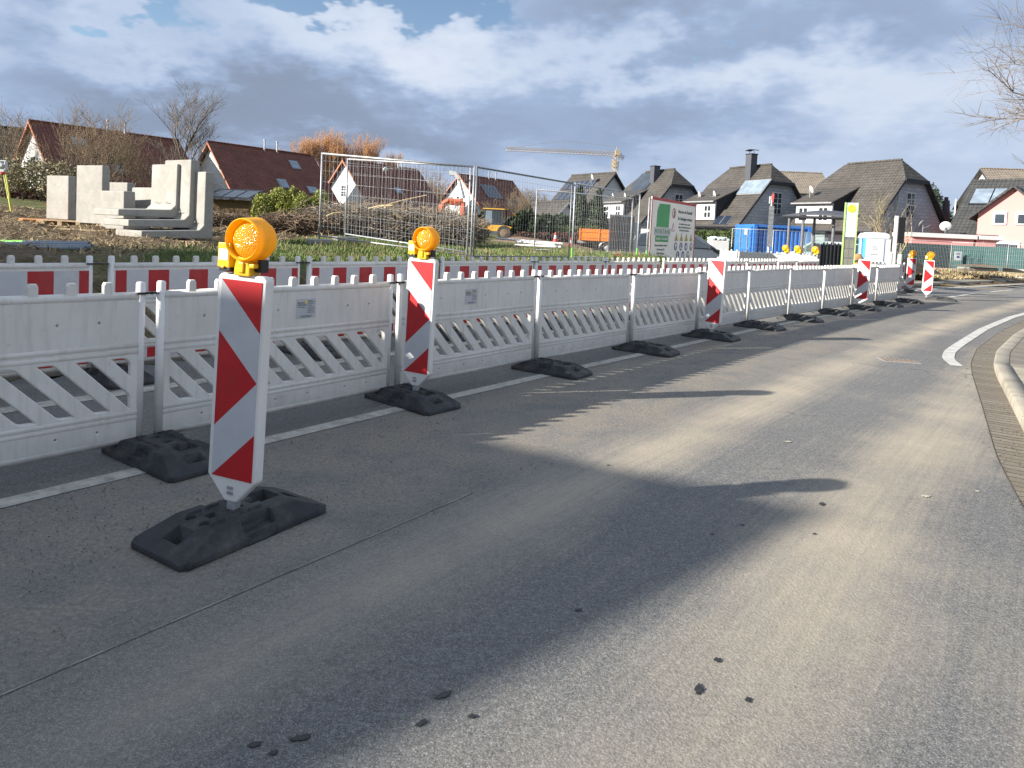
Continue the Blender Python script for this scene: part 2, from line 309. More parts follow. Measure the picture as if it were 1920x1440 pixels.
def asphalt():
    t = NT('asphalt'); P = t.coord('Position'); uv = t.coord('UV')
    s = t.node('ShaderNodeSeparateXYZ'); t.l.new(uv, s.inputs[0]); off, alo = s.outputs[0], s.outputs[1]
    grain = t.noise(P, 190, 3, 0.7); grain2 = t.noise(P, 62, 4, 0.8); grain3 = t.noise(P, 21, 3, 0.7)
    vor = t.node('ShaderNodeTexVoronoi'); vor.inputs['Scale'].default_value = 85; t.l.new(P, vor.inputs['Vector'])
    g = t.math('ADD', t.math('ADD', t.math('MULTIPLY', grain, 0.52), t.math('MULTIPLY', grain2, 0.36)), t.math('MULTIPLY', grain3, 0.12))
    base = t.ramp(g, [(0.38, (0.044, 0.044, 0.044)), (0.5, (0.130, 0.128, 0.123)), (0.61, (0.31, 0.30, 0.278))])
    chips = t.math('MULTIPLY', t.ramp(vor.outputs['Distance'], [(0.08, 1.0), (0.26, 0.0)]), t.ramp(t.noise(P, 29, 2), [(0.55, 0.0), (0.62, 0.9)]))
    base = t.mix(chips, base, (0.42, 0.40, 0.36))
    pits = t.math('MULTIPLY', t.ramp(vor.outputs['Distance'], [(0.05, 1.0), (0.22, 0.0)]), t.ramp(t.noise(P, 23, 2), [(0.36, 0.9), (0.44, 0.0)]))
    base = t.mix(pits, base, (0.03, 0.03, 0.032))
    # patches laid at different times: slightly different greys
    big = t.noise(P, 0.35, 4, 0.5); base = t.mix(0.5, base, t.ramp(big, [(0.35, 0.88), (0.65, 1.12)]), 'MULTIPLY')
    st = t.noise(t.coord('UV', scale=(2.2, 0.14, 1)), 1.6, 6, 0.68); cl = t.noise(P, 0.9, 9, 0.68); hair = t.noise(t.coord('UV', scale=(30, 0.6, 1)), 1.0, 4, 0.65)
    def band(c, w, a):
        d = t.math('ABSOLUTE', t.math('SUBTRACT', off, c)); return t.math('MULTIPLY', t.ramp(t.math('DIVIDE', d, w), [(0.0, 1.0), (1.0, 0.0)], 'EASE'), a)
    tracks = t.math('ADD', t.math('ADD', band(2.35, 0.50, 0.60), band(3.75, 0.60, 0.55)), t.math('ADD', band(5.8, 2.0, 0.42), band(0.6, 0.5, 0.2)))
    dust = t.math('MULTIPLY', tracks, t.math('ADD', t.math('MULTIPLY', st, 1.2), t.math('MULTIPLY', cl, 0.8)))
    dust = t.math('ADD', dust, t.math('MULTIPLY', t.math('SUBTRACT', cl, 0.50), 0.9))
    dust = t.math('ADD', dust, t.math('MULTIPLY', t.math('SUBTRACT', hair, 0.5), 0.55))
    dust = t.math('MULTIPLY', dust, t.math('ADD', 0.35, t.math('MULTIPLY', g, 1.4)), clamp=True)
    dust = t.math('MULTIPLY', dust, t.ramp(t.math('DIVIDE', alo, 10.0), [(0.06, 0.40), (0.34, 1.0)]))
    c = t.mix(t.math('MULTIPLY', dust, 0.95, clamp=True), base, (0.43, 0.365, 0.27))
    edge = t.math('ADD', off, t.math('MULTIPLY', t.math('SUBTRACT', t.noise(P, 1.3, 7, 0.65), 0.5), 0.7))
    sand = t.math('MULTIPLY', t.ramp(edge, [(0.25, 0.0), (0.62, 1.0)]), t.ramp(t.math('DIVIDE', edge, 4.0), [(0.44, 1.0), (0.53, 0.0)]))
    sand = t.math('MULTIPLY', sand, t.ramp(t.math('DIVIDE', alo, 30.0), [(0.33, 1.0), (0.62, 0.25)]))
    gv = t.noise(P, 46, 8, 0.85)
    sandc = t.ramp(t.math('ADD', t.math('MULTIPLY', gv, 0.65), t.math('MULTIPLY', g, 0.35)), [(0.36, (0.090, 0.080, 0.066)), (0.50, (0.215, 0.190, 0.155)), (0.64, (0.39, 0.345, 0.28))])
    c = t.mix(t.math('MULTIPLY', sand, t.ramp(t.noise(P, 2.1, 8, 0.7), [(0.36, 0.15), (0.55, 0.95)])), c, sandc)
    # wandering cracks, sealed dark
    cv = t.node('ShaderNodeTexVoronoi', feature='DISTANCE_TO_EDGE'); cv.inputs['Scale'].default_value = 0.42
    wv = t.node('ShaderNodeVectorMath', operation='ADD'); nn = t.node('ShaderNodeTexNoise'); nn.inputs['Scale'].default_value = 1.6; nn.inputs['Detail'].default_value = 6; t.l.new(P, nn.inputs['Vector']); t.l.new(P, wv.inputs[0]); t.l.new(nn.outputs['Color'], wv.inputs[1]); t.l.new(wv.outputs[0], cv.inputs['Vector'])
    crack = t.math('MULTIPLY', t.ramp(cv.outputs['Distance'], [(0.0, 1.0), (0.006, 0.0)]), t.ramp(t.noise(P, 0.55, 3), [(0.56, 0.0), (0.64, 0.7)]))
    c = t.mix(crack, c, (0.035, 0.034, 0.033))
    t.set(c, t.ramp(g, [(0.3, 0.70), (0.7, 0.92)]), 0, 0.4)
    t.bump(t.math('ADD', t.math('ADD', g, t.math('MULTIPLY', vor.outputs['Distance'], -0.5)), t.math('MULTIPLY', sand, t.math('MULTIPLY', gv, 0.8))), 0.55, 0.005); M['asphalt'] = t.m
asphalt()
def pavers(name, w, h, c1, c2, mort, off=0.5):
    t = NT(name); v = t.coord('UV'); b = t.node('ShaderNodeTexBrick'); t.l.new(v, b.inputs['Vector'])
    b.offset = off; b.inputs['Scale'].default_value = 1; b.inputs['Brick Width'].default_value = w; b.inputs['Row Height'].default_value = h
    b.inputs['Mortar Size'].default_value = 0.008; b.inputs['Mortar Smooth'].default_value = 0.3; b.inputs['Bias'].default_value = 0
    for k, c in (('Color1', c1), ('Color2', c2), ('Mortar', mort)): b.inputs[k].default_value = (*c, 1)
    P = t.coord('Position'); n = t.noise(P, 2.2, 6, 0.65); n2 = t.noise(P, 60, 4, 0.7)
    c = t.mix(t.ramp(n, [(0.42, 0.0), (0.7, 0.6)]), b.outputs['Color'], (0.15, 0.125, 0.09))
    c = t.mix(0.6, c, t.ramp(n2, [(0.3, 0.55), (0.7, 1.2)]), 'MULTIPLY')
    t.set(c, 0.9, 0, 0.3); t.bump(t.math('ADD', t.math('MULTIPLY', b.outputs['Fac'], -1.0), t.math('MULTIPLY', n2, 0.25)), 0.6, 0.008); M[name] = t.m
pavers('gutter_pavers', 0.105, 0.40, (0.18, 0.155, 0.12), (0.25, 0.22, 0.17), (0.045, 0.035, 0.025), 0.0)
pavers('slab_pavers', 0.32, 0.30, (0.37, 0.335, 0.26), (0.43, 0.39, 0.30), (0.15, 0.12, 0.08))
pavers('block_pavers', 0.12, 0.22, (0.20, 0.185, 0.155), (0.28, 0.255, 0.21), (0.07, 0.055, 0.04))
pavers('site_pavers', 0.2, 0.2, (0.26, 0.23, 0.18), (0.32, 0.285, 0.22), (0.10, 0.08, 0.06))
pavers('kerb_stones', 1.0, 9.0, (0.36, 0.325, 0.26), (0.43, 0.39, 0.31), (0.09, 0.07, 0.05), 0.0)
def earth():
    t = NT('earth'); P = t.coord('Position'); a = t.node('ShaderNodeVertexColor'); a.layer_name = 'soil'
    n = t.noise(P, 3.2, 8, 0.7); n2 = t.noise(P, 16, 6, 0.75)
    g = t.ramp(t.math('ADD', t.math('MULTIPLY', n, 0.5), t.math('MULTIPLY', n2, 0.5)), [(0.34, (0.045, 0.050, 0.018)), (0.5, (0.115, 0.125, 0.040)), (0.66, (0.24, 0.21, 0.10))])
    s = t.ramp(t.math('ADD', t.math('MULTIPLY', n, 0.35), t.math('MULTIPLY', n2, 0.65)), [(0.36, (0.040, 0.028, 0.018)), (0.5, (0.135, 0.095, 0.060)), (0.66, (0.34, 0.255, 0.165))])
    c = t.mix(t.math('ADD', a.outputs['Color'], t.math('MULTIPLY', t.math('SUBTRACT', n, 0.5), 0.9), clamp=True), g, s)
    t.set(c, 0.95, 0, 0.2); t.bump(t.math('ADD', n, n2), 0.8, 0.06); M['earth'] = t.m
earth()

# ------------------------------------------------------------------ mesh helpers
class MB:
    def __init__(s): s.v = []; s.f = []; s.mi = []; s.T = Matrix.Identity(4); s.cur = 0
    def add(s, vs, fs):
        b = len(s.v); T = s.T
        s.v += [tuple(T @ Vector(p)) for p in vs]; s.f += [tuple(b + i for i in f) for f in fs]; s.mi += [s.cur] * len(fs)
    def box(s, c, d, rz=0.0, rot=None):
        m = (rot or Matrix.Rotation(rz, 3, 'Z')); c = Vector(c); x, y, z = d[0] / 2, d[1] / 2, d[2] / 2
        p = [c + m @ Vector((a * x, b * y, e * z)) for a in (-1, 1) for b in (-1, 1) for e in (-1, 1)]
        s.add(p, [(0, 1, 3, 2), (4, 6, 7, 5), (0, 4, 5, 1), (2, 3, 7, 6), (0, 2, 6, 4), (1, 5, 7, 3)])
    def tube(s, a, b, r, r2=None, n=8, cap=True):
        a, b = Vector(a), Vector(b); r2 = r if r2 is None else r2; d = b - a
        if d.length < 1e-6: return
        d.normalize(); u = d.orthogonal().normalized(); w = d.cross(u); vs = []
        for p, rr in ((a, r), (b, r2)):
            for i in range(n): t = 2 * math.pi * i / n; vs.append(p + (u * math.cos(t) + w * math.sin(t)) * rr)
        fs = [(i, (i + 1) % n, n + (i + 1) % n, n + i) for i in range(n)]
        if cap: fs += [tuple(range(n))[::-1], tuple(range(n, 2 * n))]
        s.add(vs, fs)
    def path(s, pts, r, n=8):
        for a, b in zip(pts, pts[1:]): s.tube(a, b, r, n=n)
    def lathe(s, prof, axis='Z', n=32, c=(0, 0, 0)):
        vs = []; c = Vector(c)
        for rr, h in prof:
            for i in range(n):
                t = 2 * math.pi * i / n; x, y = rr * math.cos(t), rr * math.sin(t)
                vs.append(c + (Vector((x, y, h)) if axis == 'Z' else Vector((x, h, y)) if axis == 'Y' else Vector((h, x, y))))
        fs = [(k * n + i, k * n + (i + 1) % n, (k + 1) * n + (i + 1) % n, (k + 1) * n + i) for k in range(len(prof) - 1) for i in range(n)]
        s.add(vs, fs)
    def prism(s, poly, d0, d1, axis='Y'):
        """2D outline (a, b) extruded along axis; axis Y: a=x b=z; axis X: a=y b=z; axis Z: a=x b=y"""
        f = {'Y': lambda a, b, h: (a, h, b), 'X': lambda a, b, h: (h, a, b), 'Z': lambda a, b, h: (a, b, h)}[axis]; n = len(poly)
        s.add([f(a, b, d0) for a, b in poly] + [f(a, b, d1) for a, b in poly],
              [tuple(range(n))[::-1], tuple(range(n, 2 * n))] + [(i, (i + 1) % n, n + (i + 1) % n, n + i) for i in range(n)])
    def build(s, name, mat, parent=None, smooth=False, bevel=0.0, loc=None, seg=2):
        me = bpy.data.meshes.new(name); me.from_pydata(s.v, [], s.f)
        for m in (mat if isinstance(mat, (list, tuple)) else [mat]): me.materials.append(M[m])
        me.polygons.foreach_set('material_index', s.mi)
        bm = bmesh.new(); bm.from_mesh(me); bmesh.ops.recalc_face_normals(bm, faces=bm.faces); bm.to_mesh(me); bm.free()
        if smooth: me.polygons.foreach_set('use_smooth', [True] * len(me.polygons))
        o = bpy.data.objects.new(name, me); col.objects.link(o)
        if parent is not None: o.parent = parent
        if loc is not None: o.location = loc
        if bevel:
            b = o.modifiers.new('bevel', 'BEVEL'); b.width = bevel; b.segments = seg; b.limit_method = 'ANGLE'; b.angle_limit = R(40)
            if smooth: o.modifiers.new('wn', 'WEIGHTED_NORMAL')
        return o
def raw_mesh(name, V, Fq, mat, parent=None, smooth=False, uv=None, vcol=None):
    V = np.asarray(V, dtype=np.float32); Fq = np.asarray(Fq, dtype=np.int32); k = Fq.shape[1]
    me = bpy.data.meshes.new(name); me.vertices.add(len(V)); me.vertices.foreach_set('co', V.ravel())
    me.loops.add(Fq.size); me.loops.foreach_set('vertex_index', Fq.ravel()); me.polygons.add(len(Fq))
    me.polygons.foreach_set('loop_start', np.arange(0, Fq.size, k, dtype=np.int32)); me.polygons.foreach_set('loop_total', np.full(len(Fq), k, dtype=np.int32))
    me.update(calc_edges=True)
    if smooth: me.polygons.foreach_set('use_smooth', [True] * len(me.polygons))
    if uv is not None:
        u = me.uv_layers.new(name='UVMap'); u.data.foreach_set('uv', np.asarray(uv, dtype=np.float32)[Fq.ravel()].ravel())
    if vcol is not None:
        a = me.color_attributes.new('soil', 'FLOAT_COLOR', 'POINT'); c = np.ones((len(V), 4), np.float32); c[:, :3] = np.asarray(vcol)[:, None]
        a.data.foreach_set('color', c.ravel())
    me.materials.append(M[mat]); me.validate()
    o = bpy.data.objects.new(name, me); col.objects.link(o)
    if parent is not None: o.parent = parent
    return o
def sticks(name, A, B, RA, RB, mat, parent=None, n=3):
    """many thin tapered rods as one mesh"""
    A, B = np.asarray(A, float), np.asarray(B, float); RA, RB = np.asarray(RA, float), np.asarray(RB, float)
    d = B - A; ln = np.linalg.norm(d, axis=1, keepdims=True); d = d / np.maximum(ln, 1e-6)
    ref = np.where(np.abs(d[:, 2:3]) > 0.9, np.array([[1., 0, 0]]), np.array([[0, 0, 1.]])); u = np.cross(d, ref); u /= np.linalg.norm(u, axis=1, keepdims=True); w = np.cross(d, u)
    V = []
    for P, r in ((A, RA), (B, RB)):
        for i in range(n): t = 2 * math.pi * i / n; V.append(P + (u * math.cos(t) + w * math.sin(t)) * r[:, None])
    V = np.stack(V, 1); k = len(A); base = (np.arange(k) * 2 * n)[:, None]; Fs = []
    for i in range(n): j = (i + 1) % n; Fs.append(base + np.array([[i, j, n + j, n + i]]))
    return raw_mesh(name, V.reshape(-1, 3), np.concatenate(Fs), mat, parent)
def tag(o, label=None, cat=None, group=None, kind=None):
    for k, v in (('label', label), ('category', cat), ('group', group), ('kind', kind)):
        if v: o[k] = v
    return o
def thing(name, label, cat, loc=(0, 0, 0), rz=0.0, group=None):
    o = bpy.data.objects.new(name, None); col.objects.link(o); o.empty_display_size = 0.2
    o.location = loc; o.rotation_euler = (0, 0, rz); return tag(o, label, cat, group)
KIDS = {}
def kids(o):
    return [c for c in bpy.data.objects if c.parent == o]
def dup(o, parent=None, loc=None, rz=None, label=None, skip=()):
    c = o.copy(); col.objects.link(c); c.parent = parent
    if loc is not None: c.location = loc
    if rz is not None: c.rotation_euler = (0, 0, rz)
    if label: c['label'] = label
    for k in o_kids(o):
        if k.name.split('.')[0] in skip: continue
        dup(k, c)
    return c
_kc = {}
def o_kids(o):
    if o.name not in _kc: _kc[o.name] = kids(o)
    return _kc[o.name]
ORD = ['first', 'second', 'third', 'fourth', 'fifth', 'sixth', 'seventh', 'eighth', 'ninth', 'tenth', 'eleventh', 'twelfth', 'thirteenth', 'fourteenth', 'fifteenth']
def X_at(px, y):          # world x of a column of the photograph at depth y
    return (px - 960) / F_PX * y * 1.0
def at(px, py, Y):
    d = pix_dir(px, py); t = Y / d.y; return Vector((d.x * t, Y, EYE + d.z * t))
def ground_at(px, py, z=0.0):
    d = pix_dir(px, py); t = (z - EYE) / d.z; return Vector((d.x * t, d.y * t, z))
# ------------------------------------------------------------------ the line of the roadside barriers, and offsets from it
W = np.array([[-4.76, 1.05], [-3.5, 2.7], [-2.24, 4.34], [-0.98, 5.98], [0.3, 7.57], [1.63, 9.18], [2.94, 10.76], [4.26, 12.33], [5.63, 13.89], [7.02, 15.44], [8.42, 16.98], [9.83, 18.51], [11.28, 20.01], [12.73, 21.51]])
d0 = W[0] - W[1]; d0 /= np.linalg.norm(d0); d1 = W[-1] - W[-2]; d1 /= np.linalg.norm(d1)
LINE = np.vstack([[W[0] + d0 * 150], [W[0] + d0 * 6], W, [W[-1] + d1 * 6], [W[-1] + d1 * 25 + np.array([1.2, -1.0])], [W[-1] + d1 * 250 + np.array([50, -45])]])
SEG = LINE[1:] - LINE[:-1]; SL = np.linalg.norm(SEG, axis=1); CUM = np.concatenate([[0], np.cumsum(SL)]); ALO0 = CUM[2] + 2.07
def off_alo(X, Y):
    X = np.asarray(X, float); Y = np.asarray(Y, float); best = np.full(X.shape, 1e9); off = np.zeros(X.shape); alo = np.zeros(X.shape)
    for i in range(len(SEG)):
        t = SEG[i] / SL[i]; rx, ry = X - LINE[i][0], Y - LINE[i][1]; a = np.clip(rx * t[0] + ry * t[1], 0, SL[i])
        dx, dy = rx - a * t[0], ry - a * t[1]; dist = np.hypot(dx, dy); sgn = np.sign(rx * t[1] - ry * t[0]); sgn[sgn == 0] = 1
        m = dist < best; best = np.where(m, dist, best); off = np.where(m, dist * sgn, off); alo = np.where(m, CUM[i] + a - ALO0, alo)
    return off, alo
def ss(a, b, x): t = np.clip((x - a) / (b - a), 0, 1); return t * t * (3 - 2 * t)
def vnoise(X, Y, s, seed=0):
    """cheap value noise on arrays"""
    x, y = X / s, Y / s; xi, yi = np.floor(x).astype(int), np.floor(y).astype(int); fx, fy = x - xi, y - yi; fx = fx * fx * (3 - 2 * fx); fy = fy * fy * (3 - 2 * fy)
    def h(a, b): v = np.sin(a * 127.1 + b * 311.7 + seed * 74.7) * 43758.5453; return v - np.floor(v)
    return (h(xi, yi) * (1 - fx) + h(xi + 1, yi) * fx) * (1 - fy) + (h(xi, yi + 1) * (1 - fx) + h(xi + 1, yi + 1) * fx) * fy - 0.5
def field_h(X, Y):
    h = 0.86 + 0.02 * np.maximum(0, -X - 1) + 0.05 * np.clip(-X - 14, 0, 16) * ss(14, 24, Y) + 0.003 * np.clip(Y - 16, -8, 55)
    t = ss(3, 9, X + np.clip(Y - 24, 0, 30) * 0.13); return h * (1 - t) + 0.28 * t
def terrain_z(X, Y, rough=True):
    X = np.asarray(X, float); Y = np.asarray(Y, float); off, alo = off_alo(X, Y); s = -off; h = field_h(X, Y)
    z = -0.05 + 0.13 * ss(2.66, 2.8, s) + (h - 0.08) * ss(3.1, 5.1, s)
    z = np.where(off > 2.0, -0.05, z)
    z = np.where(X < -40, np.minimum(z, 2.2), z)
    if rough:
        m = ss(3.2, 4.8, s); soil = soil_mask(X, Y)
        z = z + m * (vnoise(X, Y, 1.6, 1) * 0.20 + vnoise(X, Y, 0.55, 2) * (0.08 + 0.13 * soil) + vnoise(X, Y, 0.22, 3) * (0.03 + 0.10 * soil)) * (1 - 0.6 * ss(30, 60, Y)) * (1 - .75 * ss(9, 13, X)) * (1 - .8 * ss(12.5, 10.5, Y) * ss(-4, -5, X))
    return z
def soil_mask(X, Y):
    a = 1.15 * ss(-4.2, -6.2, X + 0.8 * vnoise(X, Y, 2.0, 9)) * ss(30, 24, Y)
    b = ss(8.5, 11, X - (Y - 22) * 0.3) * ss(60, 45, Y) * .9
    c = ss(0.5, 2.0, X) * ss(27, 29, Y) * ss(40, 36, Y)
    off, _ = off_alo(X, Y)
    e = ss(3.0, 3.3, -off) * ss(5.0, 4.2, -off)
    return np.clip(np.maximum(np.maximum(a * 0.85, b), np.maximum(c * 0.8, e * 0.8)), 0, 1)
def grid_mesh(name, xs, ys, zf, mat, uvf=None, vcf=None, smooth=True, keep=None):
    X, Y = np.meshgrid(xs, ys, indexing='ij'); Z = zf(X, Y); V = np.stack([X, Y, Z], -1).reshape(-1, 3); nx, ny = X.shape
    i, j = np.meshgrid(np.arange(nx - 1), np.arange(ny - 1), indexing='ij'); a = (i * ny + j).ravel(); Fq = np.stack([a, a + ny, a + ny + 1, a + 1], 1)
    if keep is not None:
        k = keep(X, Y).ravel(); Fq = Fq[k[Fq].all(1)]
    uv = np.stack(uvf(X, Y), -1).reshape(-1, 2) if uvf else None
    return raw_mesh(name, V, Fq, mat, None, smooth, uv, vcf(X, Y).ravel() if vcf else None)
def steps(*seg):
    out = [seg[0][0]]
    for a, b, d in seg: n = max(1, int(round((b - a) / d))); out += list(np.linspace(a, b, n + 1)[1:])
    return np.array(out)
xs = steps((-900, -120, 60), (-120, -40, 4), (-40, -16, .8), (-16, 9, .15), (9, 20, .5), (20, 60, 2), (60, 140, 8), (140, 900, 60))
ys = steps((-400, -20, 30), (-20, 4, 1.0), (4, 24, .15), (24, 40, .4), (40, 70, 2), (70, 160, 6), (160, 1500, 80))
tag(grid_mesh('ground', xs, ys, terrain_z, 'earth', vcf=soil_mask), kind='structure')
# the road: one sheet following the lane, fine enough for its lane coordinates
RE = np.array([[-3.5, -9.0], [-0.2, -3.0], [1.2, 0.0], [2.0, 1.6], [2.5, 2.7], [3.06, 3.94], [3.62, 4.97], [4.7, 6.72], [5.8, 8.52], [6.35, 9.36], [7.33, 10.7], [9.31, 13.05], [12.06, 16.07], [15.3, 19.3], [20, 23.6], [27, 30.3], [41, 44]])
rx = steps((-60, -10, 5), (-10, 14, .25), (14, 60, 2)); ry = steps((-30, -2, 4), (-2, 26, .25), (26, 90, 2))
def near_right(X, Y):
    # distance to the right of the asphalt edge
    best = np.full(X.shape, 1e9); off = np.zeros(X.shape)
    for a, b in zip(RE[:-1], RE[1:]):
        d = b - a; l = np.hypot(*d); t = d / l; qx, qy = X - a[0], Y - a[1]; k = np.clip(qx * t[0] + qy * t[1], 0, l); dx, dy = qx - k * t[0], qy - k * t[1]
        D = np.hypot(dx, dy); s = np.sign(qx * t[1] - qy * t[0]); m = D < best; best = np.where(m, D, best); off = np.where(m, D * s, off)
    return off
tag(grid_mesh('road', rx, ry, lambda X, Y: X * 0.0, 'asphalt', uvf=off_alo, smooth=False, keep=lambda X, Y: (off_alo(X, Y)[0] > -2.75)), kind='structure')
def offset_poly(P, o):
    P = np.asarray(P, float); T = np.gradient(P, axis=0); T /= np.linalg.norm(T, axis=1)[:, None]; return P + np.c_[T[:, 1], -T[:, 0]] * o
def resample(P, step):
    P = np.asarray(P, float); s = np.concatenate([[0], np.cumsum(np.linalg.norm(np.diff(P, axis=0), axis=1))]); q = np.arange(0, s[-1], step)
    # smooth (Catmull-like) through the points
    x = np.interp(q, s, P[:, 0]); y = np.interp(q, s, P[:, 1]); k = max(3, int(0.8 / step)) | 1; w = np.hanning(k + 2)[1:-1]; w /= w.sum()
    xp = np.convolve(np.pad(x, k // 2, mode='reflect', reflect_type='odd'), w, 'valid'); yp = np.convolve(np.pad(y, k // 2, mode='reflect', reflect_type='odd'), w, 'valid')
    return np.c_[xp, yp], q
def ribbon(name, P, prof, mat, step=0.25, zmul=None, kind='structure', a0=None, a1=None):
    """sheet swept along P; prof is a list of (offset to the right, height)"""
    Q, q = resample(P, step)
    if a0 is not None: m = (q >= a0) & (q <= a1); Q, q = Q[m], q[m]
    T = np.gradient(Q, axis=0); T /= np.linalg.norm(T, axis=1)[:, None]; Nn = np.c_[T[:, 1], -T[:, 0]]; V = []; UV = []; acc = 0; last = prof[0]
    for k, (o, z) in enumerate(prof):
        acc += math.hypot(o - last[0], z - last[1]); last = (o, z)
        zz = z if zmul is None else z * zmul(Q) + 0.004 * (1 - zmul(Q)) * (1 + 0 * k); V.append(np.c_[Q + Nn * o, np.full(len(Q), z) if zmul is None else zz]); UV.append(np.c_[q, np.full(len(q), acc)])
    n = len(Q); i = np.arange(n - 1); Fq = np.concatenate([np.stack([k * n + i, k * n + i + 1, (k + 1) * n + i + 1, (k + 1) * n + i], 1) for k in range(len(prof) - 1)])
    o = raw_mesh(name, np.concatenate(V), Fq, mat, None, False, np.concatenate(UV))
    return tag(o, kind=kind)
drop = lambda Q: (1 - 0.86 * ss(8.6, 9.8, Q[:, 1]))
ribbon('gutter', RE, [(0.0, 0.006), (0.13, 0.003), (0.25, 0.006)], 'gutter_pavers')
ribbon('kerb', RE, [(0.25, -0.02), (0.255, 0.085), (0.275, 0.10), (0.42, 0.10), (0.425, 0.07)], 'kerb_stones', zmul=drop)
kq, kd = resample(RE, 0.25); kcut = kd[np.argmin(np.hypot(kq[:, 0] - 6.9, kq[:, 1] - 9.2))]
ribbon('sidewalk', RE, [(0.425, 0.092), (1.6, 0.10), (9.0, 0.12)], 'slab_pavers', zmul=drop, a0=0, a1=kcut)
ribbon('footway', RE, [(0.425, 0.092), (1.6, 0.10), (9.0, 0.12)], 'block_pavers', zmul=drop, a0=kcut, a1=200)
# site side: kerb and the paved strip the red and white barriers stand on
LL = LINE[1:-1]
def left_ribbon(name, prof, mat, a0, a1):
    s = np.concatenate([[0], np.cumsum(np.linalg.norm(np.diff(LL, axis=0), axis=1))]); return ribbon(name, LL, prof, mat, a0=a0, a1=a1)
left_ribbon('far_kerb', [(-2.60, -0.02), (-2.605, 0.085), (-2.63, 0.10), (-2.76, 0.10), (-2.765, 0.08)], 'kerb_concrete', 0, 90)
left_ribbon('site_line', [(-1.62, 0.004), (-1.44, 0.004)], 'line_dusty', 0, 90)
left_ribbon('site_footway', [(-2.77, 0.095), (-3.1, 0.10), (-3.4, 0.11)], 'site_pavers', 0, 90)
# ------------------------------------------------------------------ road markings
def line_along(name, off0, off1, a0, a1, mat, wid, z=0.004):
    P, q = resample(LL, 0.2); m = (q >= a0) & (q <= a1); P, q = P[m], q[m]; T = np.gradient(P, axis=0); T /= np.linalg.norm(T, axis=1)[:, None]; Nn = np.c_[T[:, 1], -T[:, 0]]
    o = np.interp(q, [a0, a1], [off0, off1])[:, None]; V = np.concatenate([np.c_[P + Nn * (o - wid / 2), np.full(len(P), z)], np.c_[P + Nn * (o + wid / 2), np.full(len(P), z)]]); n = len(P); i = np.arange(n - 1)
    ob = raw_mesh(name, V, np.stack([i, i + 1, n + i + 1, n + i], 1), mat, uv=np.zeros((2 * n, 2))); return tag(ob, kind='structure')
line_along('edge_line', 0.42, 0.27, 0.0, 27.5, 'line_dusty', 0.13)
line_along('seam_line', 2.10, 1.96, 3.0, 11.2, 'score_pale', 0.008)
def quadstrip(name, pts, wid, mat, z=0.006):
    P, q = resample(np.array(pts), 0.12) if len(pts) > 2 else (np.array(pts, float), None)
    T = np.gradient(P, axis=0); T /= np.linalg.norm(T, axis=1)[:, None]; Nn = np.c_[T[:, 1], -T[:, 0]]
    V = np.concatenate([np.c_[P - Nn * wid / 2, np.full(len(P), z)], np.c_[P + Nn * wid / 2, np.full(len(P), z)]]); n = len(P); i = np.arange(n - 1)
    return tag(raw_mesh(name, V, np.stack([i, i + 1, n + i + 1, n + i], 1), mat), kind='structure')
quadstrip('curved_line', [(5.93, 9.0), (6.18, 9.6), (6.68, 10.33), (7.35, 11.15), (9.5, 13.7), (12.2, 16.65), (15.8, 20.2), (20.5, 24.6), (27, 31)], 0.15, 'line_white')
quadstrip('dash_line', [(14.6, 22.9), (17.4, 25.8)], 0.14, 'line_white')
quadstrip('dash_line', [(19.3, 27.6), (21.9, 30.0)], 0.14, 'line_white')
quadstrip('yellow_line', [(19.7, 32.3), (20.9, 28.9)], 0.16, 'line_yellow', 0.009)
left_ribbon('far_edge_line', [(-1.35, 0.005), (-1.22, 0.005)], 'line_white', 32, 70)
# drain cover let into the lane
dr = thing('drain_cover', 'rusty rectangular drain cover set in the asphalt before the curved white line', 'drain cover', (5.27, 9.2, 0), R(-8))
m = MB(); m.box((0, 0, 0.004), (0.46, 0.30, 0.008)); m.build('frame', 'steel_grey', dr, bevel=0.002)
m = MB()
for i in range(7): m.box((-0.18 + i * 0.06, 0, 0.010), (0.035, 0.22, 0.006))
m.build('grate', 'root_brown', dr)
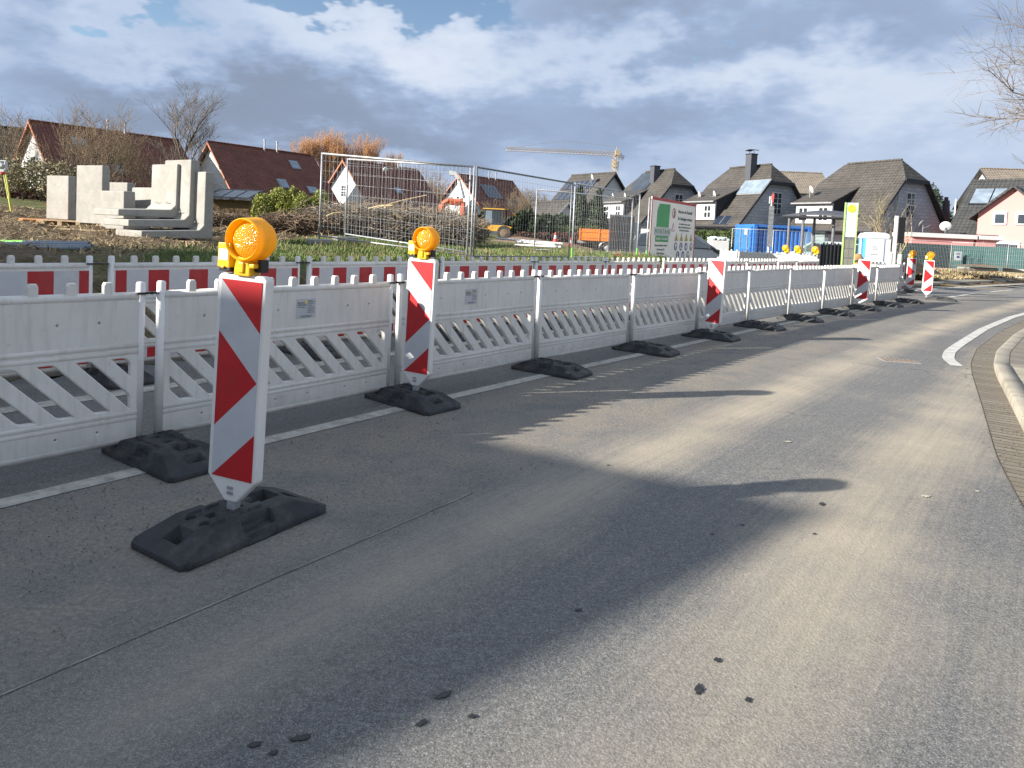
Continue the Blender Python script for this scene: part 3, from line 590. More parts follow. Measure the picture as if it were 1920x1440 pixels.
# oil spots and crushed leaves on the asphalt
def splat(c, rx_, ry_, rot, seed, mat, label, z=0.004, group='dark spots on the asphalt', name='oil_spot', cat='stain'):
    rnd = random.Random(seed); n = 22; poly = []
    for i in range(n):
        t = 2 * math.pi * i / n; k = 0.6 + 0.5 * rnd.random(); x, y = math.cos(t) * rx_ * k, math.sin(t) * ry_ * k
        poly.append((x * math.cos(rot) - y * math.sin(rot), x * math.sin(rot) + y * math.cos(rot)))
    mb = MB(); mb.prism(poly, 0.0, 0.0015, 'Z'); o = mb.build(name, mat, loc=(c[0], c[1], z)); return tag(o, label, cat, group)
for i, (px, py, a, b, r, lab) in enumerate([
    (831, 1305, .034, .012, 0.7, 'long black spot at the edge of the big shadow, lower left part of the road'),
    (1310, 1294, .034, .014, 1.1, 'long ragged black spot on the sunlit asphalt near the bottom'),
    (1345, 1239, .017, .012, 0.4, 'small round black spot above the long ragged one'),
    (565, 1385, .034, .013, 0.35, 'black oval spot near the bottom edge in the shade'),
    (478, 1398, .026, .010, 0.5, 'thin black spot left of the oval one in the shade'),
    (790, 1358, .022, .010, 0.8, 'faint dark spot right of the oval one at the shadow edge'),
    (1541, 946, .026, .018, 1.0, 'black crushed leaf beyond the tip of the large shadow'),
    (1392, 985, .014, .009, 0.2, 'tiny black speck inside the shadow tip, right one'),
    (1335, 1002, .014, .008, 0.7, 'tiny black speck inside the shadow tip, left one'),
    (1140, 708 + 165, .012, .007, 0.7, 'tiny dark speck in the middle of the lane'),
    (885, 1345, .014, .010, 0.3, 'cluster of dark specks on the lit edge low in the picture'),
    (1527, 1002, .013, .007, 0.3, 'tiny dark speck right of the shadow tip'),
    (1085, 1145, .020, .009, 0.4, 'brownish faint spot by the lower shadow edge'),
    (1402, 1314, .016, .010, 0.9, 'small dark spot right of the long ragged one'),
    (512, 1414, .016, .008, 0.5, 'smallest black spot at the bottom edge in the shade')]):
    g = ground_at(px, py); splat((g.x, g.y), a, b, r, i, 'oil_stain', lab)
for i, (px, py, a, lab) in enumerate([(1735, 931, .032, 'white pebble in the lane near the right gutter'), (1833, 922, .016, 'small white pebble close to the gutter edge'),
        (1478, 829, .03, 'yellowish crumb of sand in the wheel track')]):
    g = ground_at(px, py); splat((g.x, g.y), a, a * .6, 0.3, 50 + i, 'pale_stone', lab, group='pale bits on the asphalt', name='pale_crumb', cat='crumb')

# ------------------------------------------------------------------ rubber foot plate
def foot_mesh():
    Lh, Wh = 0.41, 0.205; nx, ny = 165, 83; X = np.linspace(-Lh, Lh, nx); Y = np.linspace(-Wh, Wh, ny); Xg, Yg = np.meshgrid(X, Y, indexing='ij')
    ax, ay = np.abs(Xg), np.abs(Yg); h = 0.030 + 0.078 * np.clip(np.minimum((Lh - ax) / 0.19, (Wh - ay) / 0.06), 0, 1)
    h = np.where((ax < 0.085) & (ay > 0.125), np.minimum(h, 0.055), h); h = np.where((ax < 0.085) & (ay > 0.195), 0.0, h)
    def hole(cx, cy, a, b, z): 
        nonlocal h; h = np.where((np.abs(Xg - cx) < a) & (np.abs(Yg - cy) < b), z, h)
    hole(-.30, 0, .035, .055, .012); hole(.30, 0, .035, .055, .012); hole(.165, 0.02, .055, .06, .015)
    for cx in (-.135, -.0, .085): hole(cx, 0 if cx else -0.0, .022, .022, .02)
    for cy in (-.05, .05): h = np.where(np.hypot(Xg + .205, Yg - cy) < .021, .03, h)
    for cx in (-.165, -.07, .04): 
        for cy in (-.085, .085): h = np.where((np.abs(Xg - cx) < .035) & (np.abs(Yg - cy) < .008), h + .010, h)
    hole(-.03, -.14, .05, .006, .075)
    V = np.stack([Xg, Yg, h], -1).reshape(-1, 3)
    # round the plan corners a little
    cx = np.clip(np.abs(V[:, 0]) - (Lh - .03), 0, None); cy = np.clip(np.abs(V[:, 1]) - (Wh - .03), 0, None); k = (cx > 0) & (cy > 0)
    V[k, 0] -= np.sign(V[k, 0]) * cx[k] * cy[k] / .03 * .5; V[k, 1] -= np.sign(V[k, 1]) * cx[k] * cy[k] / .03 * .5
    i, j = np.meshgrid(np.arange(nx - 1), np.arange(ny - 1), indexing='ij'); a = (i * ny + j).ravel(); Fq = [np.stack([a, a + ny, a + ny + 1, a + 1], 1)]
    ring = [i * ny for i in range(nx)] + [(nx - 1) * ny + j for j in range(1, ny)] + [i * ny + ny - 1 for i in range(nx - 2, -1, -1)] + [j for j in range(ny - 2, 0, -1)]
    b = len(V); Vb = V[ring].copy(); Vb[:, 2] = 0.006; V = np.vstack([V, Vb]); n = len(ring); ring = np.array(ring); k = np.arange(n); Fq.append(np.stack([ring, ring[(k + 1) % n], b + (k + 1) % n, b + k], 1)[:, ::-1])
    return V, np.concatenate(Fq)
FV, FF = foot_mesh()
def make_foot():
    o = raw_mesh('rubber_foot', FV, FF, 'black_rubber'); 
    return o
foot0 = None
def place_foot(x, y, rz, label, z=0.0, group='black rubber foot plates'):
    global foot0
    if foot0 is None: foot0 = make_foot(); o = foot0
    else: o = foot0.copy(); col.objects.link(o)
    o.location = (x, y, z); o.rotation_euler = (0, 0, rz); return tag(o, label, 'foot plate', group)

# ------------------------------------------------------------------ plastic barrier panel
BL = 1.985
def barrier_body(name, parent):
    cu = bpy.data.curves.new('body', 'CURVE'); cu.dimensions = '2D'; cu.fill_mode = 'BOTH'; cu.extrude = 0.015; cu.bevel_depth = 0.007; cu.bevel_resolution = 1
    def sp(pts):
        s = cu.splines.new('POLY'); s.points.add(len(pts) - 1); s.use_cyclic_u = True
        for p, q in zip(s.points, pts): p.co = (q[0], q[1], 0, 1)
    x0, x1 = 0.045, BL - 0.045; out = [(x0, 0.015), (x1, 0.015), (x1, 0.905)]; n = 10; pitch = (BL - 0.044) / n
    for i in range(n - 1, 0, -1):
        c = 0.022 + i * pitch; w = 0.018; out += [(c + w + .014, 0.905), (c + w + .004, 0.915), (c + w, 0.932), (c + w, 0.978), (c + w - .006, 0.99), (c - w + .006, 0.99), (c - w, 0.978), (c - w, 0.932), (c - w - .004, 0.915), (c - w - .014, 0.905)]
    out += [(x0, 0.905)]; sp(out)
    za, zb = 0.205, 0.535; rr = 0.026
    for i in range(-1, n):
        # slot leaning back to the upper left
        xt = 0.02 + i * pitch + 0.01; top_w = 0.100; sh = (zb - za) * 0.96
        quad = [(xt, zb), (xt + top_w, zb), (xt + top_w + sh, za), (xt + sh, za)]
        # clip to the panel
        def clip(poly, xc, keep_less):
            res = []
            for a, b in zip(poly, poly[1:] + poly[:1]):
                ia = (a[0] <= xc) == keep_less; ib = (b[0] <= xc) == keep_less
                if ia: res.append(a)
                if ia != ib: t = (xc - a[0]) / (b[0] - a[0]); res.append((xc, a[1] + t * (b[1] - a[1])))
            return res
        quad = clip(clip(quad, x0 + 0.028, False), x1 - 0.028, True)
        if len(quad) < 3: continue
        ar = 0.5 * abs(sum(a[0] * b[1] - b[0] * a[1] for a, b in zip(quad, quad[1:] + quad[:1])))
        if ar < 0.004: continue
        pts = []                                            # rounded corners
        for k in range(len(quad)):
            p, c, q = Vector(quad[k - 1]), Vector(quad[k]), Vector(quad[(k + 1) % len(quad)]); u, v = (p - c), (q - c); r_ = min(rr, u.length * .45, v.length * .45); u.normalize(); v.normalize()
            a, b = c + u * r_, c + v * r_
            for t in (0, .25, .5, .75, 1): pts.append(tuple(a * (1 - t) ** 2 + c * 2 * t * (1 - t) + b * t * t))
        sp(pts)
    for x in (0.30, 0.52, 0.86, 1.14, 1.50, 1.72):
        sp([(x + 0.013 * math.cos(t * math.pi / 6), 0.755 + 0.015 * math.sin(t * math.pi / 6)) for t in range(12)])
        sp([(x + 0.012 * math.cos(t * math.pi / 6), 0.095 + 0.013 * math.sin(t * math.pi / 6)) for t in range(12)])
    ob = bpy.data.objects.new('tmp', cu); col.objects.link(ob); dg = bpy.context.evaluated_depsgraph_get(); me = bpy.data.meshes.new_from_object(ob.evaluated_get(dg)); bpy.data.objects.remove(ob)
    me.transform(Matrix.Rotation(R(90), 4, 'X')); mb = MB(); mb.v = [tuple(v.co) for v in me.vertices]; mb.f = [tuple(p.vertices) for p in me.polygons]; mb.mi = [0] * len(mb.f)
    mb.box((BL / 2, 0, 0.755), (BL - 0.12, 0.008, 0.24)); mb.box((BL / 2, 0, 0.095), (BL - 0.12, 0.008, 0.10))      # blind backs of the dimples
    o = mb.build(name, 'barrier_plastic', parent); return o
def make_barrier(strips, sticker=False):
    t = thing('barrier_panel', '', 'barrier')
    barrier_body('body', t)
    m = MB()
    for z, r in ((0.905, .029), (0.018, .027), (0.604, .028), (0.562, .027), (0.182, .027), (0.148, .026)): m.tube((0.04, 0, z), (BL - 0.04, 0, z), r, n=10)
    m.build('rail', 'barrier_plastic', t, smooth=True)
    for x in (0.022, BL - 0.022):
        m = MB(); m.tube((x, 0, 0.0), (x, 0, 0.985), .027, n=14); m.lathe([(.027, .985), (.021, .995), (.0, .998)], n=14, c=(x, 0, 0)); m.build('end_post', 'white_plastic', t, smooth=True)
    m = MB(); m.box((BL - 0.02, 0, 0.925), (0.062, 0.062, 0.014)); m.box((BL + 0.04, 0, 0.925), (0.13, 0.03, 0.012)); m.box((BL + 0.10, 0, 0.925), (0.055, 0.062, 0.013)); m.tube((BL + 0.04, -.025, .925), (BL + 0.04, .025, .925), .009); m.build('clamp', 'black_plastic', t)
    if strips:
        for z0, z1 in ((0.645, 0.865), (0.040, 0.135)):
            m = MB()
            for ph in (0, 1):
                m.cur = ph
                for k in range(6 if ph == 0 else 5):
                    a, b = (k * 0.384 - 0.096, k * 0.384 + 0.096) if ph == 0 else (k * 0.384 + 0.096, k * 0.384 + 0.288); a, b = max(a, 0) + 0.05, min(b, 1.92) + 0.05
                    m.add([(a, -.0245, z0), (b, -.0245, z0), (b, -.0245, z1), (a, -.0245, z1)], [(0, 1, 2, 3)])
            m.build('reflective_strip', ['strip_red', 'strip_white'], t)
    return t
def text_mesh(txt, size, mat, parent, loc, rot=(R(90), 0, 0), name='lettering', align='LEFT', ext=0.0006, xs=1.0):
    cu = bpy.data.curves.new('t', 'FONT'); cu.body = txt; cu.size = size; cu.extrude = ext; cu.align_x = align
    ob = bpy.data.objects.new('tmp', cu); col.objects.link(ob); dg = bpy.context.evaluated_depsgraph_get(); me = bpy.data.meshes.new_from_object(ob.evaluated_get(dg)); bpy.data.objects.remove(ob)
    me.materials.clear(); me.materials.append(M[mat]); me.transform(Matrix.Diagonal((xs, 1, 1, 1))); me.name = name
    o = bpy.data.objects.new(name, me); col.objects.link(o); o.parent = parent; o.location = loc; o.rotation_euler = rot; return o
def sticker(b, x, kind):
    m = MB()
    if kind == 0:
        s = MB(); s.box((x, -0.0230, 0.755), (0.175, 0.001, 0.150)); st = s.build('sticker', 'retro_white', b)
        m.box((x + .035, -.0245, .812), (.05, .001, .005)); m.box((x + .05, -.0245, .803), (.06, .001, .004))
        for k, w in enumerate((.055, .04, .06, .065, .055, .06)): m.box((x + .012 + w / 2, -.0245, .790 - k * .013), (w, .001, .0035))
        m.box((x - .04, -.0245, .766), (.07, .001, .004)); m.box((x, -.0245, .700), (.10, .001, .004)); m.box((x, -.0245, .691), (.09, .001, .004))
        m.build('lettering', 'sign_text', st); text_mesh('Agentur', .021, 'sign_text', st, (x - .08, -.0242, .795)); text_mesh('LIVEVENT', .023, 'sign_text', st, (x - .08, -.0242, .775), xs=.85)
        d = MB(); d.lathe([(0, -.0242), (.011, -.0242)], 'Y', 16, (x - .003, 0, .805)); d.build('emblem', 'disc_yellow', st)
    else:
        s = MB(); s.box((x - .075, -.0160, .755), (.002, .001, .15)); s.box((x - .03, -.0160, .825), (.09, .001, .003)); s.box((x - .03, -.0160, .808), (.07, .001, .003))
        s.box((x + .045, -.0160, .745), (.014, .001, .03)); s.box((x - .01, -.0160, .69), (.04, .001, .014)); s.box((x + .02, -.0160, .675), (.08, .001, .002))
        s.box((x + .01, -.0160, .815), (.03, .001, .002)); s.build('moulding_mark', 'sign_text', b)
wb = make_barrier(False); rb = make_barrier(True)
used = {}
def put_barrier(src, key, p, q, z, label, group, base_skip=()):
    p, q = np.array(p, float), np.array(q, float); a = math.atan2(q[1] - p[1], q[0] - p[0])
    if key not in used: used[key] = 1; o = src; o.location = (p[0], p[1], z); o.rotation_euler = (0, 0, a); tag(o, label, None, group)
    else: o = dup(src, None, (p[0], p[1], z), a, label); o['group'] = group
    return o
GW = 'white barriers along the road'; GR = 'red and white barriers on the site side'
wlab = ['plain white barrier nearest the camera, mostly out of the frame on the left', 'plain white barrier ending at the left post pair, cut by the left frame edge',
        'plain white barrier right behind the largest beacon, with a printed sticker', 'plain white barrier with a printed sticker, right of the second beacon', 'plain white barrier with a black moulding mark, fourth from the left frame edge',
        'plain white barrier ending behind the third beacon', 'plain white barrier directly right of the third beacon', 'second plain white barrier right of the third beacon', 'third plain white barrier right of the third beacon',
        'fourth plain white barrier right of the third beacon', 'plain white barrier passing behind the fourth beacon', 'second plain white barrier right of the fourth beacon', 'last plain white barrier at the far end, before the fifth beacon']
WBS = []
for i in range(len(W) - 1):
    WBS.append(None)
order = [2] + [i for i in range(len(W) - 1) if i != 2]
for i in order:
    if i == len(W) - 2: continue
    b = put_barrier(wb, 'w', W[i], W[i + 1], 0.08 + 0.004 * math.sin(i * 2.1), wlab[i], GW); WBS[i] = b; b.rotation_euler.y = 0.006 * math.sin(i * 1.7); b.rotation_euler.x = 0.012 * math.sin(i * 2.9 + 1)
sticker(WBS[2], 1.10, 0); sticker(WBS[3], 0.93, 0); sticker(WBS[4], 0.98, 1)
for i in (5, 6, 7, 8, 9, 10, 11): sticker(WBS[i], 1.0, 1)
T_ = np.gradient(W, axis=0); T_ /= np.linalg.norm(T_, axis=1)[:, None]; NR = np.c_[T_[:, 1], -T_[:, 0]]
flab = ['black rubber foot under the barrier joint at the left frame edge', 'black rubber foot under the barrier joint cut by the left frame edge', 'black rubber foot partly hidden behind the largest beacon', 'black rubber foot carrying the second beacon and a barrier joint',
        'black rubber foot, first one right of the second beacon', 'black rubber foot, second one right of the second beacon', 'black rubber foot carrying the third beacon', 'dusty black rubber foot, first one right of the third beacon', 'dusty black rubber foot, second one right of the third beacon',
        'dusty black rubber foot, third one right of the third beacon', 'black rubber foot carrying the fourth beacon', 'black rubber foot, first one right of the fourth beacon', 'black rubber foot, second one right of the fourth beacon']
for i in range(1, 13):
    p = W[i] + NR[i] * 0.27 - T_[i] * 0.05; place_foot(p[0], p[1], math.atan2(NR[i][1], NR[i][0]) + R([6, -4, 3, -2, 5, 4, 2, -3, 4, 0, 3, -4, 2][i]), flab[i])
place_foot(-1.27, 3.24, math.atan2(.70, .43), 'large black rubber foot under the nearest beacon, lying along the road')
# red and white row on the raised strip
def at_off(px, off):
    P, q = resample(LL, 0.1); T = np.gradient(P, axis=0); T /= np.linalg.norm(T, axis=1)[:, None]; Q = P + np.c_[T[:, 1], -T[:, 0]] * off
    d = pix_dir(px, 480); s = Q[:, 0] * d.y - Q[:, 1] * d.x; k = [i for i in range(len(s) - 1) if s[i] * s[i + 1] <= 0 and Q[i][1] > 0][0]; t = s[k] / (s[k] - s[k + 1]); return Q[k] + t * (Q[k + 1] - Q[k])
J = [at_off(px, o) for px, o in ((204, -2.22), (577, -2.2), (828, -2.2), (1004, -2.15), (1137, -2.1), (1244, -2.1))]
t_ = (J[1] - J[0]) / np.linalg.norm(J[1] - J[0]); J = [J[0] - t_ * 4.24 + np.array([-.05, .05]), J[0] - t_ * 2.12] + J
for px, o in ((1330, -2.05), (1401, -2.05), (1460, -2.1), (1494, -2.25), (1538, -2.2)): J.append(at_off(px, o))
print('R spacing', [round(float(np.linalg.norm(b - a)), 2) for a, b in zip(J, J[1:])])
rlab = ['red and white barrier seen only through gaps at the far left', 'red and white striped barrier cut by the left frame edge', 'red and white striped barrier behind the nearest beacon, below the concrete blocks', 'red and white striped barrier left of the second beacon',
        'red and white striped barrier starting behind the second beacon', 'red and white striped barrier in front of the digger', 'red and white striped barrier in front of the orange tipper bed', 'red and white striped barrier below the left half of the company sign',
        'red and white striped barrier ending behind the third beacon', 'faded striped barrier in front of the blue container, left one', 'short foreshortened striped barrier before the three lamps', 'faded striped barrier ending below the rightmost of the three lamps']
for i in range(len(J) - 1):
    L_ = float(np.linalg.norm(J[i + 1] - J[i])); b = put_barrier(rb, 'r', J[i], J[i + 1], 0.105, rlab[i], GR)
    if not 1.9 < L_ < 2.6: b.scale.x = L_ / 2.12
    n_ = np.array([(J[i + 1] - J[i])[1], -(J[i + 1] - J[i])[0]]) / L_
    if i: p = J[i] + n_ * 0.12; place_foot(p[0], p[1], math.atan2(n_[1], n_[0]) + R(3), 'black foot plate, %s from the left frame edge under the striped row' % ORD[i - 1], 0.0, 'black rubber foot plates of the striped row')
# closing row across the site with three lamps
D = [np.array(at(1350, 478, 25.3)[:2]), np.array(at(1466, 478, 23.6)[:2]), np.array(at(1538, 478, 22.6)[:2])]
dl = ['pale barrier crossing the site in front of the blue container door', 'pale barrier carrying the three rear-facing lamps']
for i in range(2):
    L_ = float(np.linalg.norm(D[i + 1] - D[i])); b = put_barrier(wb, 'w', D[i], D[i + 1], 0.24, dl[i], 'pale barriers closing the site'); b.scale.x = L_ / 2.12
E2 = [np.array(at(1630, 490, 23.6)[:2]), np.array(at(1701, 490, 25.2)[:2])]
b = put_barrier(rb, 'r', E2[0], E2[1], 0.06, 'red and white barrier end showing behind the fourth beacon', 'red and white barriers on the site side'); b.scale.x = float(np.linalg.norm(E2[1] - E2[0])) / 2.12

# ------------------------------------------------------------------ guide beacon with lamp
def make_beacon():
    t = thing('guide_beacon', '', 'beacon')
    w, z0, z1, zt = 0.1425, 0.25, 1.23, 0.145; th = 0.055
    out = [(-w, z0 + .01), (-0.035, zt), (0.035, zt), (w, z0 + .01), (w, z1 - .02), (w - .02, z1), (-w + .02, z1), (-w, z1 - .02)]
    m = MB(); m.prism(out, -th / 2, th / 2); m.tube((0, 0, z1), (0, 0, z1 + .03), .02, n=10); m.build('blade', 'white_plastic', t, bevel=0.010, seg=3)
    x0, x1, a0, a1 = -w + .028, w - .022, z0 + .010, z1 - .028; f = lambda u, v: (x0 + (x1 - x0) * u, a1 + (a0 - a1) * v)
    m = MB()
    for poly in ([(0, 0), (1, .25), (0, .255)], ): pass
    white = [[(0, 0.0), (1, .25), (1, .50), (0, .26)], [(0, .745), (1, .50), (1, .76), (0, 1)]]
    red = [[(0, 0), (1, 0), (1, .25)], [(0, .26), (1, .50), (0, .745)], [(0, 1), (1, .76), (1, 1)]]
    for name, mat, polys in (('white_field', 'retro_white', white), ('red_field', 'retro_red', red)):
        m = MB()
        for p in polys: m.prism([f(*q) for q in p], -th / 2 - .0035, -th / 2 + .001)
        m.build(name, mat, t)
    m = MB()
    for z in (0.19, 0.215): m.box((0, -th / 2 - .002, z), (.034, .006, .015)); m.tube((0, -th / 2 - .008, z), (0, -th / 2, z), .006)
    m.build('bolt_plate', 'galvanised', t)
    m = MB(); m.box((0, 0, 0.125), (0.045, 0.045, 0.13)); m.build('foot_post', 'galvanised', t, bevel=.003)
    return t
def make_lamp(parent=None, z=1.23, name='warning_lamp'):
    """amber site lamp: hooded round lens on a clamp with a battery box"""
    m = MB(); c = (0.015, 0, z + .165)
    m.lathe([(.088, -.055), (.094, -.062), (.099, -.058), (.107, .035), (.098, .042), (.090, .044), (.088, .075), (.070, .088), (.0, .092)], 'Y', 48, c)
    m.lathe([(.088, -.055), (.090, -.02), (.084, -.012)], 'Y', 48, c)
    ob = m.build(name, 'lamp_yellow', parent, smooth=True); es = ob.modifiers.new('edge', 'EDGE_SPLIT'); es.split_angle = R(40)
    m = MB(); m.lathe([(.0, -.052), (.03, -.050), (.06, -.044), (.080, -.034), (.088, -.022)], 'Y', 40, c); m.build('lens', 'amber_lens', ob, smooth=True)
    m = MB(); m.prism([(-.035, z - .005), (.055, z - .005), (.055, z + .035), (.035, z + .075), (-.02, z + .085), (-.035, z + .03)], -.045, .03); m.box((.066, -.03, z + .045), (.03, .035, .02)); m.box((.01, -.048, z + .035), (.03, .012, .05)); m.build('clamp', 'box_yellow', ob, bevel=.005)
    m = MB(); m.box((-.092, -.01, z + .085), (.070, .085, .115)); m.box((-.06, 0, z + .06), (.06, .05, .05)); m.box((-.092, -.055, z + .03), (.02, .008, .012)); m.build('battery_box', 'box_yellow', ob, bevel=.008, seg=3)
    m = MB(); m.box((-.086, -.01, z + .020), (.064, .080, .020)); m.build('base_plate', 'black_plastic', ob, bevel=.003)
    m = MB(); m.box((-.092, -.0535, z + .088), (.054, .002, .052)); m.build('label_sticker', 'window_frame', ob)
    m = MB()
    for k, (a, b, x) in enumerate(((.034, .004, -.098), (.012, .02, -.108), (.010, .008, -.078), (.018, .004, -.092))): m.box((x, -.055, z + (.105, .088, .078, .068)[k]), (a, .001, b))
    m.build('label_print', 'dish_grey', ob)
    m = MB(); m.tube((.03, .0, z + .03), (.095, .0, z + .03), .016, n=10); m.box((.085, .01, z + .045), (.022, .05, .06)); m.build('bolt', 'black_plastic', ob)
    return ob
bc = make_beacon(); lamp = make_lamp(bc)
# parts of a lamp on a beacon are one level down: thing > warning_lamp > lens, clamp ...
blab = ['largest red and white beacon, nearest the camera, with a yellow lamp on top', 'second nearest red and white beacon with a yellow lamp, where two white barriers meet', 'red and white beacon without a lamp in front of the car and blue container',
        'small distant red and white beacon without a lamp, in front of the white toilet', 'red and white beacon with a lamp at the far end of the white barriers', 'partly hidden beacon with a lamp behind the far end of the barriers']
tilt = [(0, R(1.6)), (0, R(1.0)), (0, R(1.6)), (0, R(2.0)), (0, R(1)), (0, R(1))]
BP = [(-1.28, 3.22), (-.77, 5.79), (3.09, 10.44), (8.59, 16.83), (13.02, 21.5), tuple(at(1709, 490, 24.6)[:2])]
BZ = [-20, -27, -45, -31, -30, -30]
for i, (x, y) in enumerate(BP):
    if i == 0: o = bc; o.location = (x, y, 0.0); o.rotation_euler = (0, 0, R(BZ[0])); o['label'] = blab[0]
    else: o = dup(bc, None, (x, y, 0.0 if i < 5 else 0.02), R(BZ[i]), blab[i], skip=('warning_lamp',) if i in (2, 3) else ())
    o['group'] = 'red and white guide beacons'
    q = Matrix.Rotation(R(BZ[i]), 3, 'Z'); o.rotation_euler = (Matrix.Rotation(tilt[i][1], 3, 'Y') @ q).to_euler()
lamp2 = make_lamp(None, 0.0)
for i, px in enumerate((1470, 1499, 1531)):
    p = D[1] + (D[2] - D[1]) * (0.10, 0.42, 0.88)[i]
    if i == 0: o = lamp2
    else: o = dup(lamp2)
    o.location = (p[0], p[1], 1.22); o.rotation_euler = (0, 0, R(118)); tag(o, ['leftmost', 'middle', 'rightmost'][i] + ' of the three yellow lamps on the pale barrier', 'lamp', 'three lamps on the closing barrier')
place_foot(BP[5][0], BP[5][1], R(60), 'black rubber foot under the half hidden far beacon')
place_foot(13.4, 21.35, R(-35), 'black rubber foot carrying the beacon at the far end')

# loose grit: counted by nobody
def grit(name, n, a0, a1, o0, o1, smin, smax, mat, seed, label, P=None, power=1.0):
    rs = np.random.RandomState(seed); Q, q = resample(LL if P is None else P, 0.1); T = np.gradient(Q, axis=0); T /= np.linalg.norm(T, axis=1)[:, None]; Nn = np.c_[T[:, 1], -T[:, 0]]
    a = a0 + (a1 - a0) * rs.rand(n) ** 1.3; o = o0 + (o1 - o0) * rs.rand(n) ** power; k = np.clip(np.searchsorted(q, a), 0, len(q) - 1); X, Y = (Q[k] + Nn[k] * o[:, None] + T[k] * (rs.rand(n) * .1)[:, None]).T
    keep = vnoise(X, Y, .5, seed) + .6 * vnoise(X, Y, .15, seed + 1) > -.12; X, Y = X[keep], Y[keep]; n = len(X); s_ = rs.uniform(smin, smax, n) * rs.uniform(.4, 1.3, n); oc = np.array([[1, 0, 0], [0, 1, 0], [-1, 0, 0], [0, -1, 0], [0, 0, 1], [0, 0, -1.]])
    V = oc[None] * s_[:, None, None] * rs.uniform(.5, 1.2, (n, 6, 1)); V[..., 2] *= .7; V += np.stack([X, Y, .006 + s_ * .35], 1)[:, None]; f = np.array([[0, 1, 4], [1, 2, 4], [2, 3, 4], [3, 0, 4], [1, 0, 5], [2, 1, 5], [3, 2, 5], [0, 3, 5]])
    return tag(raw_mesh(name, V.reshape(-1, 3), (f[None] + (np.arange(n) * 6)[:, None, None]).reshape(-1, 3), mat), label, 'grit', kind='stuff')
simple('grit_grey', (.17, .155, .13), .95, var=.5, scale=25); simple('grit_dark', (.07, .06, .05), .95, var=.5, scale=25)
grit('gravel', 14000, 6.5, 22, .5, 2.05, .0015, .0055, 'grit_grey', 1, 'loose gravel and sand between the white line and the seam')
grit('gravel', 5000, 6.5, 20, .45, 1.5, .0015, .005, 'grit_dark', 2, 'dark loose grit along the barrier feet')
grit('gravel', 5000, 7, 24, -.08, .30, .0015, .006, 'grit_dark', 3, 'dark grit collected in the right hand gutter', P=RE)
grit('gravel', 2600, 7, 30, 2.2, 6.0, .0012, .0035, 'grit_grey', 4, 'scattered grains on the driving lane')
def tz(x, y): return float(terrain_z(np.array([x]), np.array([y]), False)[0])
def u2(a): return Vector((math.cos(R(a)), math.sin(R(a)), 0))
# ------------------------------------------------------------------ houses
def house(label, cat, P, rz, L_, w, zb, ze, zr, hip=(0, 0), hipz=0, roof='roof_red', wall='white_wall', gable=None, trim='orange_trim', group=None, name='house', ov=0.5, knee=None):
    """P = ground point under the visible end of the ridge; local x runs back along the ridge"""
    t = thing(name, label, cat, (P[0], P[1], 0), R(rz), group); x0, x1 = -ov, L_ + ov; sl = (zr - ze) / w; zg = ze + 0.5 * sl
    yh = w - (hipz - ze) / sl if hipz else 0
    m = MB(); iw = w - 0.55; m.box((L_ / 2, 0, (zb + ze) / 2), (L_, 2 * iw, ze - zb)); m.build('wall', wall, t)
    m = MB(); z1 = zr - .16; e = ze - .02
    pts = [(-iw, e), (iw, e)]
    if hipz: pts += [(iw, e + .25), (yh, hipz - .12), (-yh, hipz - .12), (-iw, e + .25)]
    else: pts += [(iw, e + .2), (0, zr - .2), (-iw, e + .2)]
    for x in (0.0, L_ - 0.12):
        m.prism(pts, x, x + 0.12, 'X')
    m.build('gable', gable or wall, t)
    if gable: 
        m = MB(); m.prism([(-iw, zb), (iw, zb), (iw, e), (-iw, e)], -0.02, 0.10, 'X'); m.build('lower_gable', gable, t)
    m = MB(); th = 0.16
    for s in (-1, 1):
        top = [(x0, s * w, ze), (x1, s * w, ze)]
        top += [(x1, s * yh, hipz), (x1 - hip[1], 0, zr), (x0 + hip[0], 0, zr), (x0, s * yh, hipz)] if hipz else [(x1, 0, zr), (x0, 0, zr)]
        n = len(top); v = [(a, b, c) for a, b, c in top] + [(a, b, c - th) for a, b, c in top]
        m.add(v, [tuple(range(n)), tuple(range(n, 2 * n))] + [(i, (i + 1) % n, n + (i + 1) % n, n + i) for i in range(n)])
    if hipz:
        for x, d in ((x0, hip[0]), (x1, -hip[1])):
            top = [(x, -yh, hipz), (x, yh, hipz), (x + d, 0, zr)]; v = [(a, b, c + .004) for a, b, c in top] + [(a, b, c - th) for a, b, c in top]
            m.add(v, [(0, 1, 2), (3, 4, 5), (0, 1, 4, 3), (1, 2, 5, 4), (2, 0, 3, 5)])
    rf = m.build('roof', roof, t)
    m = MB(); r = 0.10
    for k in range(int((L_ + 2 * ov - hip[0] - hip[1]) / 0.4)): a = x0 + hip[0] + k * 0.4; m.tube((a, 0, zr + .0), (a + .42, 0, zr + .02), .11, .13, n=8)
    m.build('ridge_tile', roof, t)
    m = MB(); q = 0.22
    for s in (-1, 1):
        for x in (x0 - .03, x1 + .03 - .06):
            a = (s * w, ze); b = (s * yh, hipz) if hipz else (0, zr)
            m.prism([(a[0], a[1] - .02), (b[0], b[1] - .02), (b[0], b[1] - q - .04), (a[0], a[1] - q - .04)], x, x + .06, 'X')
        m.tube((x0, s * (w + .06), ze - .08), (x1, s * (w + .06), ze - .08), .07, n=6)
    if hipz: m.box((x0 - .02, 0, hipz - .12), (.10, 2 * yh, .30)); m.box((0.0 - .10, 0, hipz - .16), (.4, 2 * yh, .06))
    m.build('fascia', trim, t)
    t['_w'] = w; t['_ze'] = ze; t['_zr'] = zr; return t
